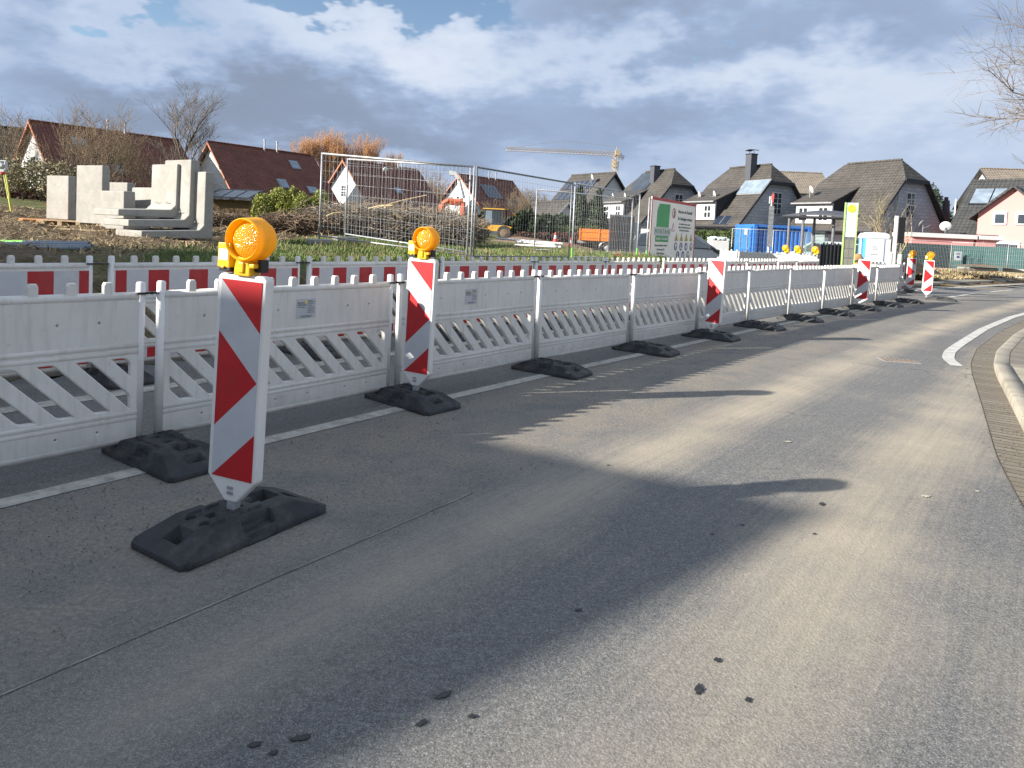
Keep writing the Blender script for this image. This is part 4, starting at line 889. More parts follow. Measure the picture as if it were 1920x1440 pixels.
def on_slope(h, x, z, side, lift=0.03):
    w, ze, zr = h['_w'], h['_ze'], h['_zr']; y = side * w * (zr - z) / (zr - ze); a = math.atan2(zr - ze, w); n = Vector((0, side * math.sin(a), math.cos(a))); up_ = Vector((0, -side * math.cos(a), math.sin(a)))
    return Vector((x, y, z)) + n * lift, n, up_
def slope_box(h, x, z, side, wd, ht, th, name, mat, frame=None):
    c, n, up_ = on_slope(h, x, z, side, th / 2 + .01); rot = Matrix((Vector((1, 0, 0)), up_, n)).transposed()
    if frame:
        m = MB(); m.box(c, (wd + .18, ht + .18, th * .8), rot=rot); f = m.build(name, frame, h); m = MB(); m.box(c + n * .03, (wd, ht, th), rot=rot); m.build('pane', mat, f); return f
    m = MB(); m.box(c, (wd, ht, th), rot=rot); return m.build(name, mat, h)
def gable_window(h, y, z, w_, h_, x=-0.02, frame='window_frame', bars=True):
    m = MB(); m.box((x, y, z), (.10, w_ + .16, h_ + .16)); f = m.build('window', frame, h); m = MB(); m.box((x - .04, y, z), (.05, w_, h_)); m.build('pane', 'glass_dark', f)
    if bars:
        m = MB(); m.box((x - .075, y, z), (.03, .06, h_)); 
        for k in (-.25, 0, .25): m.box((x - .076, y, z + k * h_), (.03, w_, .09 if k == 0 else .035))
        m.build('glazing_bar', frame, f)
    return f
def roof_pipe(h, x, hgt=0.9, r=.09, mat='galvanised'):
    m = MB(); m.tube((x, -.35, h['_zr'] - .3), (x, -.35, h['_zr'] + hgt), r); m.tube((x, -.35, h['_zr'] + hgt), (x, -.35, h['_zr'] + hgt + .12), r * 1.5); m.build('vent_pipe', mat, h)
def dish(h, p, az, r=.42, mat='dish_grey'):
    p = Vector(p); m = MB(); m.T = Matrix.Translation(p) @ Matrix.Rotation(az, 4, 'Z') @ Matrix.Rotation(R(-68), 4, 'Y')
    m.lathe([(0, .0), (r * .5, .03), (r * .85, .09), (r, .13), (r * .99, .15), (r * .8, .10), (0, .03)], 'Z', 20); m.T = Matrix.Identity(4)
    o = m.build('satellite_dish', mat, h, smooth=True); m = MB(); m.tube(p, p + Vector((0, 0, -.9)), .03); m.tube(p + Vector((0, 0, -.3)), p + Vector((math.cos(az), math.sin(az), -.15)) * .5, .015); m.build('mast', 'steel_grey', o); return o
# --- left row: red roofs, white gables
RZ = 52; GH = 'red tiled houses behind the field'
def left_house(px, py, Y, L_, label, w=5.3):
    p = at(px, py, Y); return house(label, 'house', p, RZ, L_, w, 0.9, p.z - 5.5, p.z, group=GH)
h1 = left_house(65, 227, 63.0, 12.6, 'leftmost big white house with red tiled roof, behind the tall bare shrubs', 6.2)
h2 = left_house(397, 266, 73.5, 12.2, 'white house with long red roof and two roof pipes, behind the bright green bushes')
h3 = left_house(648, 300, 87.0, 12.2, 'white gabled house with red roof and satellite dish, seen through the mesh fence')
h4 = left_house(864, 327, 101.0, 12.0, 'white gabled house with red roof and solar panels, farthest of the red roofs')
for h, lst in ((h1, [(3.0, .30, 1.1, 1.1), (5.4, .72, .9, 1.3), (9.3, .72, 1.5, 1.4)]), (h2, [(9.2, .28, 1.0, 1.2), (6.2, .72, 1.0, 1.2), (9.8, .80, 1.1, .9)]), (h3, [(6.0, .62, .9, .9)]), (h4, [(7.5, .72, 1.3, 1.3), (9.6, .66, 1.2, 1.4), (11.2, .66, 1.2, 1.4)])):
    for x, f, a, b in lst: slope_box(h, x, h['_zr'] - f * (h['_zr'] - h['_ze']), -1, a, b, .1, 'skylight', 'skylight_glass', 'steel_grey')
    for x in ((6.0, 7.6) if h is not h3 else (8.5, 9.2)): roof_pipe(h, x)
    zc = h['_ze'] + 1.6; gable_window(h, 0.0, zc, 1.1, 1.3); gable_window(h, -1.8, h['_ze'] - .9, 1.1, 1.3); gable_window(h, 1.8, h['_ze'] - .9, 1.1, 1.3)
slope_box(h4, 4.6, h4['_zr'] - 2.2, -1, 3.6, 2.8, .08, 'solar_panel', 'solar_panel')
c_, n_, u_ = on_slope(h3, 4.9, h3['_zr'] - 1.4, -1, .9); dish(h3, c_, R(-120), .34)
for x in (4.2, 10.0):
    m = MB(); m.box((x, -(h1['_w'] - .5), h1['_ze'] - 1.2), (1.2, .12, 1.2)); m.build('window', 'window_frame', h1)
p = at(50, 250, 72.0); h0 = house('dark roofed white house cut by the left frame edge', 'house', at(-60, 246, 66), 30, 9.0, 5.0, 0.9, p.z - 5.2, p.z, roof='roof_charcoal', group=GH)
# --- right row: dark half-hipped roofs, slate gables
GD = 'dark roofed houses on the right'
def right_house(px, py, Y, rz, L_, label, w=5.0, drop=6.0, cat='house'):
    p = at(px, py, Y); return house(label, cat, p, rz, L_, w, 0.1, p.z - drop, p.z, hip=(1.5, 1.5), hipz=p.z - 1.75, roof='roof_dark', gable='slate_wall', trim='dark_trim', group=GD, ov=.45)
DA = 114; 
def offs(px, Y, rz, back):   # visible ridge end sits `back` behind the gable
    return None
hA = right_house(1277, 316, 72.3, DA, 7.5, 'dark roofed house with chimney in front of black solar panels, left of three similar')
hB = right_house(1463, 307, 64.3, DA, 7.8, 'dark roofed house with a chimney with metal cap, middle of three similar')
hC = right_house(1714, 298, 56.8, DA + 1, 7.6, 'largest dark roofed house, grey slate gable, white round dish, right of three', w=5.1, drop=6.1)
def dormer(h, x0, x1, z0, z1, yfront, rise=1.8, wall='white_wall', wins=2):
    """shed dormer on the -1 ... local +y side (towards the left in the picture)"""
    w, ze, zr = h['_w'], h['_ze'], h['_zr']; s = 1; sl = (zr - ze) / w; yb = (zr - z1 - rise) / sl; yf = yfront
    m = MB(); m.box(((x0 + x1) / 2, s * (yf - .05), (z0 + z1) / 2), (x1 - x0, .14, z1 - z0)); d = m.build('dormer', wall, h)
    m = MB(); v = [(x0 - .25, s * (yf + .35), z1 - .02), (x1 + .25, s * (yf + .35), z1 - .02), (x1 + .25, s * yb, z1 + rise), (x0 - .25, s * yb, z1 + rise)]; m.add(v + [(a, b, c - .14) for a, b, c in v], [(0, 1, 2, 3), (4, 5, 6, 7), (0, 1, 5, 4), (1, 2, 6, 5), (2, 3, 7, 6), (3, 0, 4, 7)]); m.build('dormer_roof', 'roof_dark', d)
    for x in (x0 + .05, x1 - .05): m = MB(); m.prism([(yf, z0), (yf, z1 - .1), (yb + .05, z1 + rise - .12), ((zr - z0) / sl * .98, z0 + .02)], x - .04, x + .04, 'X'); m.build('dormer_cheek', 'dark_trim', d)
    for k in range(wins):
        x = x0 + (x1 - x0) * (0.22 + 0.56 * k / max(1, wins - 1)); m = MB(); m.box((x, s * (yf + .04), (z0 + z1) / 2 - .12), (1.05, .08, 1.25)); f = m.build('window', 'window_frame', d)
        m = MB()
        for a in (-.24, .24):
            for b in (-.3, .3): m.box((x + a, s * (yf + .085), (z0 + z1) / 2 - .12 + b), (.36, .03, .46))
        m.build('pane', 'glass_dark', f)
    m = MB(); m.box(((x0 + x1) / 2, s * (yf + .42), z1 - .08), (x1 - x0 + .5, .1, .12)); m.build('gutter', 'steel_grey', d)
    return d
for h, (dx0, dx1) in ((hA, (3.2, 7.6)), (hB, (3.0, 7.6)), (hC, (3.6, 8.2))):
    ze, zr = h['_ze'], h['_zr']; dormer(h, dx0, min(dx1, 7.4), ze + .55, ze + 2.35, 4.75, rise=1.5)
    gable_window(h, .1, ze + 2.3, .9, 1.9); gable_window(h, 1.9, ze - .3, .8, 1.1)
    # lean-to / garage in front
    m = MB(); m.box((4.5, 7.2, 1.3), (8.5, 4.2, 2.4)); g = m.build('annex', 'slate_wall', h); m = MB(); m.box((4.5, 7.2, 2.58), (8.9, 4.6, .16)); m.build('flat_roof', 'dark_trim', g)
def chimney(h, x, y, z0, z1, a=.75, cap=False):
    m = MB(); m.box((x, y, (z0 + z1) / 2), (a, a, z1 - z0)); c = m.build('chimney', 'chimney_slate', h); m = MB(); m.box((x, y, z1 + .04), (a + .1, a + .1, .08)); m.build('chimney_cap', 'dark_trim', c)
    if cap:
        m = MB()
        for i in (-.3, .3): m.tube((x + i, y, z1), (x + i, y, z1 + .35), .025)
        for i in range(8): s = -.6 + i * .15; m.box((x + s + .07, y, z1 + .38 + .10 * math.sin((i + .5) / 8 * math.pi)), (.17, .7, .03))
        m.build('rain_cap', 'dark_trim', c)
chimney(hA, 3.3, 0.9, hA['_zr'] - 2.3, hA['_zr'] + .35); chimney(hB, 2.9, 0.8, hB['_zr'] - 2.5, hB['_zr'] + 1.0, cap=True)
slope_box(hA, 5.1, hA['_zr'] - 1.5, 1, 3.2, 3.3, .08, 'solar_panel', 'glass_dark')
slope_box(hB, 1.2, hB['_zr'] - 2.3, 1, 3.2, 1.7, .08, 'solar_collector', 'skylight_glass', 'steel_grey'); slope_box(hB, 2.0, hB['_ze'] + .5, 1, 2.0, 1.0, .08, 'solar_panel', 'solar_panel')
for x in (4.0, 6.2): dish(hB, (x, 4.2, hB['_ze'] + 3.0), R(60), .34)
for x in (4.0, 6.4): dish(hA, (x, 4.2, hA['_ze'] + 3.0), R(60), .34)
dish(hC, (6.8, 3.9, hC['_ze'] + 3.5), R(60), .38, 'window_frame')
m = MB(); m.tube((-.25, 1.9, 0.3), (-.25, 1.9, hC['_ze'] + 3.6), .06); m.build('flue', 'galvanised', hC)
p = at(1150, 324, 83.5); hZ = house('grey gabled house with rows of solar panels, behind the tall conifers', 'house', p, 124, 7.5, 5.0, 0.3, p.z - 5.4, p.z, roof='roof_dark', gable=None, wall='white_wall', trim='dark_trim', group=GD)
for r_ in range(3):
    slope_box(hZ, 4.6, hZ['_zr'] - 1.5 - 1.35 * r_, 1, 5.6, 1.45, .07, 'solar_panel', 'solar_panel')
c_, n_, u_ = on_slope(hZ, 2.0, hZ['_zr'] - 1.2, 1, .8); dish(hZ, c_, R(60), .4, 'window_frame'); gable_window(hZ, 0, hZ['_ze'] + 2.0, 1.0, 1.5)
m = MB(); m.tube((-.1, -2.2, hZ['_ze'] + .6), (-.1, 0, hZ['_ze'] + 3.0), .07); m.tube((-.1, 2.2, hZ['_ze'] + .6), (-.1, 0, hZ['_ze'] + 3.0), .07); m.build('gable_truss', 'window_frame', hZ)
p = at(1068, 375, 79.0)
hG = house('low white annex with small steep gables left of the solar roof house', 'house', at(1062, 378, 78), 120, 5.0, 2.2, 0.3, at(1062, 378, 78).z - 2.4, at(1062, 378, 78).z, roof='roof_dark', trim='window_frame', group=GD)
# pale roofs far behind
p = at(1535, 325, 96); hP1 = house('distant house with pale tiled roof between two dark roofed houses', 'house', p, 175, 9, 5, .3, p.z - 3.2, p.z, roof='roof_pale', wall='retro_white', trim='dark_trim', group='distant pale roofed houses')
dish(hP1, (1.6, -2.4, hP1['_zr'] - 1.0), R(-60), .6, 'window_frame')
p = at(1846, 316, 84); hP2 = house('distant house with pale tiled roof behind the pink house', 'house', p, -8, 16, 6, .3, p.z - 4.6, p.z, roof='roof_pale', wall='slate_wall', trim='dark_trim', group='distant pale roofed houses')
p = at(1560, 384, 120)
# --- pink house and garage
pk_p = at(1832, 339, 59.0); pk = house('pink house with dark tiled roof and a pointed cross gable at the right edge', 'house', pk_p, -45, 13.5, 7.4, .1, pk_p.z - 5.0, pk_p.z, roof='roof_charcoal', wall='pink_wall', trim='dark_trim', ov=.4)
zr, ze = pk['_zr'], pk['_ze']
m = MB(); gx, gw, gf = 3.9, 2.1, -7.7; gz = zr - 1.05; gl = gz - 1.9
m.prism([(gx - gw, .2), (gx + gw, .2), (gx + gw, gl), (gx, gz - .12), (gx - gw, gl)], gf, -3.0); cg = m.build('cross_gable', 'pink_wall', pk)
m = MB(); k_ = (gz - gl) / gw
for s_ in (-1, 1):
    xx = gx + s_ * (gw + .55); zz = gz - k_ * (gw + .55); v = [(gx, gf - .45, gz), (gx, -1.0, gz), (xx, -2.5, zz), (xx, gf - .45, zz)]; m.add(v + [(a, b, c - .2) for a, b, c in v], [(0, 1, 2, 3), (4, 5, 6, 7), (0, 1, 5, 4), (1, 2, 6, 5), (2, 3, 7, 6), (3, 0, 4, 7)])
m.build('cross_roof', 'roof_charcoal', cg)
for k, x in enumerate((gx - .72, gx + .68)):
    m = MB(); m.box((x, gf - .03, 4.25), (.86, .12, .98)); f = m.build('window', 'window_frame', cg); m = MB(); m.box((x, gf - .08, 4.2), (.58, .06, .66)); m.build('pane', 'glass_dark', f)
m = MB(); m.box((gx - .3, gf - .03, 1.9), (1.9, .12, 1.3)); f = m.build('window', 'window_frame', cg); m = MB(); m.box((gx - .3, gf - .09, 1.9), (1.6, .06, .9)); m.build('pane', 'glass_dark', f)
m = MB(); m.box((.2, -6.93, 1.9), (1.6, .12, 1.2)); f = m.build('window', 'window_frame', pk)
for k in range(2): slope_box(pk, .9 + k * 1.35, zr - 1.55, -1, 1.25, 2.3, .1, 'solar_collector', 'skylight_glass', 'dark_trim')
gp = at(1690, 460, 52.0); ga = thing('garage', 'flat roofed pink garage with white fascia behind the green netting', 'garage', (gp.x, gp.y, 0), R(-6)); 
gt = at(1690, 436, 52.0).z
m = MB(); m.box((2.9, 2.5, gt / 2), (4.4, 5, gt - .3)); m.box((6.8, 2.5, gt / 2), (3.0, 5, gt - .3)); m.build('wall', 'pink_wall', ga)
m = MB(); m.box((2.9, 2.5, gt - .1), (4.7, 5.4, .32)); m.box((6.9, 2.5, gt - .1), (3.0, 5.4, .3)); m.build('fascia', 'window_frame', ga); m = MB(); m.box((4.8, 2.6, gt + .09), (8.4, 5.2, .05)); m.build('flat_roof', 'dark_trim', ga)
dd = thing('satellite_dish', 'pale round dish standing on the pink garage roof', 'satellite dish', tuple(at(1773, 426, 53.0))); dish_o = dish(dd, (0, 0, 0), R(-125), .42, 'dish_grey')
dd = thing('satellite_dish', 'dark round dish on the garage roof before the slate gable', 'satellite dish', tuple(at(1731, 421, 53.5))); dish(dd, (0, 0, 0), R(-60), .32, 'steel_grey')
m = MB(); a, b = at(1774, 376, 60), at(1774, 425, 60); m.tube(b, a, .28); m.tube(a, a + Vector((0, 0, .3)), .16); o = m.build('stove_pipe', 'chimney_slate'); tag(o, 'dark metal chimney pipe standing between the slate gable and the flag', 'chimney pipe')
fl = thing('flag_pole', 'black, red and gold flag hanging from a white pole left of the pink house', 'flag', tuple(at(1788, 430, 57)))
a, b = at(1788, 430, 57), at(1788, 373, 57); m = MB(); m.tube((0, 0, -2), (0, 0, (b - a).z), .06); m.build('pole', 'window_frame', fl)
for k, mt in enumerate(('flag_black', 'flag_red', 'flag_gold')):
    m = MB(); H = (b - a).z - .3; nn = 8
    for i in range(nn):
        x0, x1 = .1 + i * .075, .1 + (i + 1) * .075; y0, y1 = .1 * math.sin(x0 * 5), .1 * math.sin(x1 * 5); dz0, dz1 = -x0 * .9, -x1 * .9
        m.add([(x0, y0, H - k * .40 + dz0), (x1, y1, H - k * .40 + dz1), (x1, y1, H - (k + 1) * .40 + dz1), (x0, y0, H - (k + 1) * .40 + dz0)], [(0, 1, 2, 3)])
    m.build('stripe', mt, fl)

# ------------------------------------------------------------------ tower crane
cp = at(1152, 330, 178.0); ct = at(1152, 291, 178.0); cr0 = thing('tower_crane', 'distant tan tower crane above the rooftops', 'crane', (cp.x, cp.y, 0))
def lattice(m, a, b, w, n, r=.09):
    a, b = Vector(a), Vector(b); d = (b - a).normalized(); u = d.orthogonal().normalized() * w / 2; v = d.cross(u); cs = [u + v, u - v, -u - v, v - u]
    for c in cs: m.tube(a + c, b + c, r, n=4)
    for i in range(n):
        p, q = a.lerp(b, i / n), a.lerp(b, (i + 1) / n)
        for j in range(4): m.tube(p + cs[j], q + cs[(j + 1) % 4], r * .7, n=3)
H = ct.z; m = MB(); lattice(m, (0, 0, 0), (0, 0, H), 1.2, 22, .09); m.box((0, 0, H * .90), (1.0, 1.0, H * .08)); m.build('mast', 'crane_yellow', cr0)
jt = at(948, 279, 178.0) - Vector((cp.x, cp.y, 0)); jr = at(1170, 297, 178.0) - Vector((cp.x, cp.y, 0)); tp = at(1157, 275, 178.0) - Vector((cp.x, cp.y, 0)); jb = Vector((0, 0, H + .3))
m = MB(); lattice(m, jb, jt, .75, 34, .055); m.build('jib', 'crane_yellow', cr0)
m = MB(); lattice(m, jb, jr, .75, 4, .06); m.build('counter_jib', 'crane_yellow', cr0)
m = MB(); m.box(jb + Vector((.3, -1, .2)), (1.1, 1.2, 1.3)); m.tube(jb, tp, .09, n=5); m.build('cab', 'crane_yellow', cr0)
mid = jb.lerp(jt, .48) + Vector((0, 0, 2.8)); m = MB(); m.tube(tp, mid, .05, n=4); m.tube(mid, jt, .05, n=4); m.tube(mid, jb.lerp(jt, .46), .06, n=4); m.tube(tp, jr, .05, n=4); m.build('tie_rod', 'steel_grey', cr0)

# ------------------------------------------------------------------ trees and shrubs
def grow(seed, base, height, spread, stems=1, depth=4, r0=.16, droop=0.0, up=.35, kids_=4, trunk_f=.3, bend=.22, twist=.6):
    """branch segments grown in 3D; returns (A, B, RA, RB, level)"""
    rnd = random.Random(seed); out = []
    def br(p, d, ln, r, lvl):
        n = 4 if lvl < 2 else 3; q = Vector(p)
        for i in range(n):
            d = (d + Vector((rnd.gauss(0, bend), rnd.gauss(0, bend), rnd.gauss(0, bend * .7) + up * .12 - droop * lvl * .05))).normalized(); e = q + d * ln / n; ra, rb_ = r * (1 - .5 * i / n), r * (1 - .5 * (i + 1) / n); out.append((q.copy(), e.copy(), ra, rb_, lvl))
            if lvl < depth and (i >= 1 or lvl > 0):
                for _ in range(rnd.choice((1, 2) if lvl else (1, 2, 2))):
                    a = rnd.uniform(0, 2 * math.pi); o = d.orthogonal().normalized(); o.rotate(Matrix.Rotation(a, 3, d)); nd = (d * rnd.uniform(.55, 1.0) + o * rnd.uniform(.5, .95) * spread + Vector((0, 0, up))).normalized()
                    br(e, nd, ln * rnd.uniform(.45, .72), rb_ * rnd.uniform(.45, .7), lvl + 1)
            q = e
        if lvl < depth:
            for _ in range(kids_):
                o = Vector((rnd.gauss(0, 1), rnd.gauss(0, 1), rnd.gauss(0, .5))); nd = (d + o * .55 * spread + Vector((0, 0, up * .5))).normalized(); br(q, nd, ln * rnd.uniform(.5, .75), r * .45, lvl + 1)
    for s in range(stems):
        a = 2 * math.pi * s / max(1, stems) + rnd.random(); lean = Vector((math.cos(a), math.sin(a), 0)) * (spread * .55 if stems > 1 else .05); br(Vector(base) + lean * .3, (lean + Vector((0, 0, 1))).normalized(), height * trunk_f, r0, 0)
    return out
def bare_tree(label, cat, base, height, seed, bark='bark', twig='twig_grey', group=None, name='bare_tree', rmin=.006, **k):
    segs = grow(seed, (0, 0, 0), height, **k); zt = max(s[1].z for s in segs); sc_ = height / zt
    t = thing(name, label, cat, base, 0, group)
    for nm, mt, f, n in (('trunk', bark, lambda l: l <= 1, 6), ('crown', twig, lambda l: l > 1, 3)):
        S = [s for s in segs if f(s[4])]
        if S: sticks(nm, [tuple(s[0] * sc_) for s in S], [tuple(s[1] * sc_) for s in S], [max(s[2] * sc_, rmin) for s in S], [max(s[3] * sc_, rmin * .7) for s in S], mt, t, n)
    return t
def leafcloud(name, blobs, n, size, mat, parent=None, seed=1, shell=.55, up=0.0, aspect=.5):
    """small leaf faces scattered through soft ellipsoid volumes"""
    rs = np.random.RandomState(seed); wts = np.array([b[3] * b[4] * b[5] for b in blobs]) ** .7; idx = rs.choice(len(blobs), n, p=wts / wts.sum()); B = np.array(blobs)[idx]
    d = rs.normal(size=(n, 3)); d /= np.linalg.norm(d, axis=1)[:, None]; r = shell + (1 - shell) * rs.rand(n) ** .6; r *= 1 + .12 * np.sin(d[:, 0] * 9 + idx) * np.cos(d[:, 1] * 7 + d[:, 2] * 8)
    C = B[:, :3] + d * B[:, 3:6] * r[:, None]; a = rs.normal(size=(n, 3)) + d * .5; a[:, 2] += up; a /= np.linalg.norm(a, axis=1)[:, None]; b = np.cross(a, rs.normal(size=(n, 3))); b /= np.linalg.norm(b, axis=1)[:, None]
    s = size * (.6 + .8 * rs.rand(n))[:, None]; V = np.stack([C - a * s, C + b * s * aspect, C + a * s, C - b * s * aspect], 1).reshape(-1, 3); Fq = np.arange(4 * n).reshape(-1, 4); return raw_mesh(name, V, Fq, mat, parent)
# tall multi-stemmed shrubs left, and the round bare tree
def gb(px, Y): p = at(px, 400, Y); return (p.x, p.y, tz(p.x, p.y) - .1)
b = gb(165, 40); bare_tree('wide bare many-stemmed shrub in front of the leftmost big red roof', 'bare shrub', b, 6.3, 3, twig='twig_brown', stems=7, depth=3, spread=.85, r0=.05, trunk_f=.46, up=.30, kids_=1, bend=.12, rmin=.007)
b = gb(215, 44); bare_tree('bare thin shrub right of the wide one, against the red roof', 'bare shrub', b, 5.2, 13, twig='twig_brown', stems=5, depth=3, spread=.9, r0=.045, trunk_f=.45, up=.25, kids_=1, bend=.13, rmin=.007)
b = gb(357, 50); bare_tree('round bare tree between the two left red roofed houses', 'bare tree', b, 9.6, 5, twig='twig_grey', stems=1, depth=4, spread=.85, r0=.15, trunk_f=.34, up=.34, kids_=2, bend=.10, rmin=.007)
b = gb(318, 46); bare_tree('low bare shrub with arching twigs beside the round bare tree', 'bare shrub', b, 4.6, 8, twig='twig_brown', stems=6, depth=2, spread=1.1, r0=.035, trunk_f=.46, up=.12, kids_=2, bend=.13, rmin=.007)
b = gb(20, 62); bare_tree('bare grey tree at the left frame edge behind the dark roof', 'bare tree', b, 8.6, 21, twig='twig_brown', stems=3, depth=3, spread=.8, r0=.08, trunk_f=.4, up=.3, kids_=2, rmin=.010)
GWI = 'orange twigged willows behind the red roofs'
for i, (px, top, hw, lab) in enumerate([(586, 250, .55, 'orange willow at the left end of the row'), (612, 240, .6, 'orange willow left of the tallest willow'), (636, 237, .6, 'tallest orange twigged willow above the roofs'), (678, 245, .55, 'orange willow right of the gap in the willow row'), (700, 252, .55, 'rounded orange willow at the right end of the tall row'), (728, 279, .4, 'smallest orange willow top just above the mesh fence')]):
    Y = 128 + i; p = at(px, top, Y); bare_tree(lab, 'willow', (p.x, p.y, 1.0), p.z - 1.0, 30 + i, bark='twig_orange', twig='twig_orange', group=GWI, name='willow', stems=1, depth=4, spread=hw * .95, r0=.26, trunk_f=.34, up=.50, kids_=3, bend=.10, rmin=.015)
for i, (px, top, Y, lab) in enumerate([(765, 292, 110, 'thin bare treetop behind the mesh fence, left one'), (812, 318, 104, 'thin bare treetop behind the mesh fence between two red roofs'), (838, 322, 108, 'twiggy treetop left of the farthest red roof'), (1003, 350, 100, 'brownish low treetop right of the farthest red roof'), (1035, 362, 96, 'low twiggy bush top left of the solar roof house')]):
    p = at(px, top, Y); bare_tree(lab, 'bare tree', (p.x, p.y, 1.0), p.z - 1.0, 50 + i, twig='twig_brown', name='bare_tree', stems=2, depth=3, spread=.8, r0=.12, trunk_f=.36, up=.4, kids_=3, rmin=.013)
b = gb(968, 60); bare_tree('leafless garden tree in front of the farthest red roof', 'bare tree', (b[0] , b[1], b[2]), at(950, 345, 60).z - b[2], 61, twig='twig_brown', stems=3, depth=3, spread=.75, r0=.06, trunk_f=.36, up=.4, kids_=2, rmin=.009)
# saplings by the toilet
p = at(1655, 440, 38); bare_tree('yellowish bare sapling behind the toilet cabin', 'bare sapling', (p.x, p.y, .2), at(1655, 352, 38).z - .2, 71, bark='bark_pale', twig='bark_pale', name='sapling', stems=2, depth=2, spread=.9, r0=.055, trunk_f=.5, up=.45, kids_=1, rmin=.008)
p = at(1679, 440, 37); bare_tree('bare sapling leaning beside the black signal board', 'bare sapling', (p.x, p.y, .2), at(1679, 372, 37).z - .2, 72, bark='bark_pale', twig='twig_grey', name='sapling', stems=2, depth=2, spread=.7, r0=.05, trunk_f=.5, up=.5, kids_=1, rmin=.007)
# street tree reaching in from the right
bt = bare_tree('bare street tree reaching into the picture from the upper right', 'bare tree', (14.9, 15.1, .1), 10.8, 91, bark='bark', twig='twig_grey', name='street_tree', stems=1, depth=4, spread=1.0, r0=.17, trunk_f=.34, up=.08, kids_=3, bend=.15, rmin=.0035)
bt2 = bare_tree('reddish twigged shrub tree at the right frame edge', 'bare tree', (18.2, 22.0, .1), 6.4, 95, bark='bark', twig='twig_brown', name='street_tree', stems=3, depth=3, spread=.7, r0=.07, trunk_f=.38, up=.4, kids_=2, bend=.14, rmin=.005)
# conifers, bushes and hedges
def bush(label, cat, px, Y, w_, h_, mat, n, seed, group=None, name='bush', size=.10, nb=9, zoff=0, depth=None):
    b = gb(px, Y); rnd = random.Random(seed); t = thing(name, label, cat, (b[0], b[1], b[2] + zoff), 0, group); bl = []
    for i in range(nb):
        f = (i + .5) / nb * 2 - 1; bl.append((f * w_ / 2 * .8, rnd.uniform(-.5, .5) * (depth or w_ * .3), h_ * rnd.uniform(.35, .72) * (1 - .3 * f * f), w_ * rnd.uniform(.14, .24), (depth or w_ * .3) * .6, h_ * rnd.uniform(.25, .36)))
    leafcloud('crown', bl, n, size, mat, t, seed); 
    m = MB()
    for i in range(5): x = (i - 2) * w_ / 6; m.tube((x, 0, -.1), (x * 1.2, .1, h_ * .6), .05, .02, n=5)
    m.build('trunk', 'bark', t); return t
bush('bright green bamboo-like bush before the second red roof, left one', 'bush', 518, 40, 2.6, 2.55, 'leaf_bright', 15000, 4, size=.065)
bush('bright green bamboo-like bush before the second red roof, right one', 'bush', 570, 39.5, 2.8, 2.7, 'leaf_bright', 15000, 5, size=.065)
bush('olive leafless thicket at the left edge behind the tripod', 'thicket', 75, 34, 5.0, 2.5, 'leaf_olive', 5000, 6, size=.07)
bush('dark green shrub behind the backhoe loader', 'bush', 985, 50, 3.4, 2.4, 'leaf_dark', 6000, 7, size=.13)
bush('small dark bush left of the backhoe cab', 'bush', 887, 52, 2.2, 2.3, 'leaf_dark', 4000, 17, size=.13)
def hedge(label, px0, px1, Y0, Y1, top, h_, mat, n, seed, th=.8, size=.08):
    a, b_ = at(px0, top, Y0), at(px1, top, Y1); t = thing('hedge', label, 'hedge', (a.x, a.y, 0)); d = (b_ - a); k = max(3, int(d.length / 1.0)); bl = []
    for i in range(k + 1): q = d * (i / k); bl.append((q.x, q.y, a.z + q.z - h_ / 2, max(d.length / k * .75, .5), th / 2, h_ / 2))
    leafcloud('foliage', bl, n, size, mat, t, seed, shell=.7); m = MB()
    for i in range(k + 1): q = d * (i / k); m.tube((q.x, q.y, a.z + q.z - h_ - .5), (q.x, q.y, a.z + q.z - h_ * .2), .05, n=5)
    m.build('stem', 'bark', t); return t
hedge('dark clipped hedge behind the lying scaffold poles', 975, 1125, 54, 54, 400, 2.0, 'leaf_dark', 11000, 8, th=1.0, size=.10)
hedge('light green hedge top left of the orange tipper bed', 1042, 1115, 50, 50, 424, .8, 'leaf_mid', 5000, 9, size=.08)
hedge('low russet hedge left of the orange tipper bed', 985, 1120, 46, 46, 435, 1.1, 'leaf_russet', 9000, 10, size=.07)
hedge('green clipped hedge behind the dark car', 1300, 1368, 46, 44, 431, 1.3, 'leaf_mid', 8000, 11, size=.07)
hedge('russet beech hedge behind the concrete blocks', 125, 290, 38, 42, 352, 2.2, 'leaf_russet', 14000, 12, th=1.2, size=.08)
hedge('russet hedge at the far left behind the tripod', 20, 90, 36, 36, 352, 1.2, 'leaf_russet', 5000, 14, size=.08)
def conifer(label, px, top, Y, r, seed, n=5000, tb=None):
    p = at(px, top, Y); zb_ = tz(p.x, p.y); h_ = p.z - zb_; t = thing('conifer', label, 'conifer', (p.x, p.y, zb_)); m = MB(); m.tube((0, 0, -.2), (0, 0, h_ * .9), .12, .02, n=6); m.build('trunk', 'bark', t); bl = []; rnd = random.Random(seed)
    for i in range(16): f = i / 15; bl.append((rnd.gauss(0, .08) * r, rnd.gauss(0, .08) * r, h_ * (.06 + .88 * f), r * (1 - f) ** .7 * .95 + .12, r * (1 - f) ** .7 * .95 + .12, h_ * .07))
    leafcloud('crown', bl, n, .13, 'leaf_dark', t, seed, shell=.4, up=.6); return t
conifer('dark slim conifer behind the mesh fence, left of two', 1090, 346, 52, 1.0, 1, 6500); conifer('dark slim conifer behind the mesh fence, right of two', 1124, 350, 51, .95, 2, 6500); conifer('dark conifer filling the gap between the slim conifers', 1107, 374, 53, .9, 3, 5000)
conifer('dark spruce edge showing right of the largest slate gable', 1752, 338, 66, 3.2, 4, 9000)
conifer('dark evergreen between the slate gable and the flag', 1781, 396, 66, 1.8, 15, 4000)
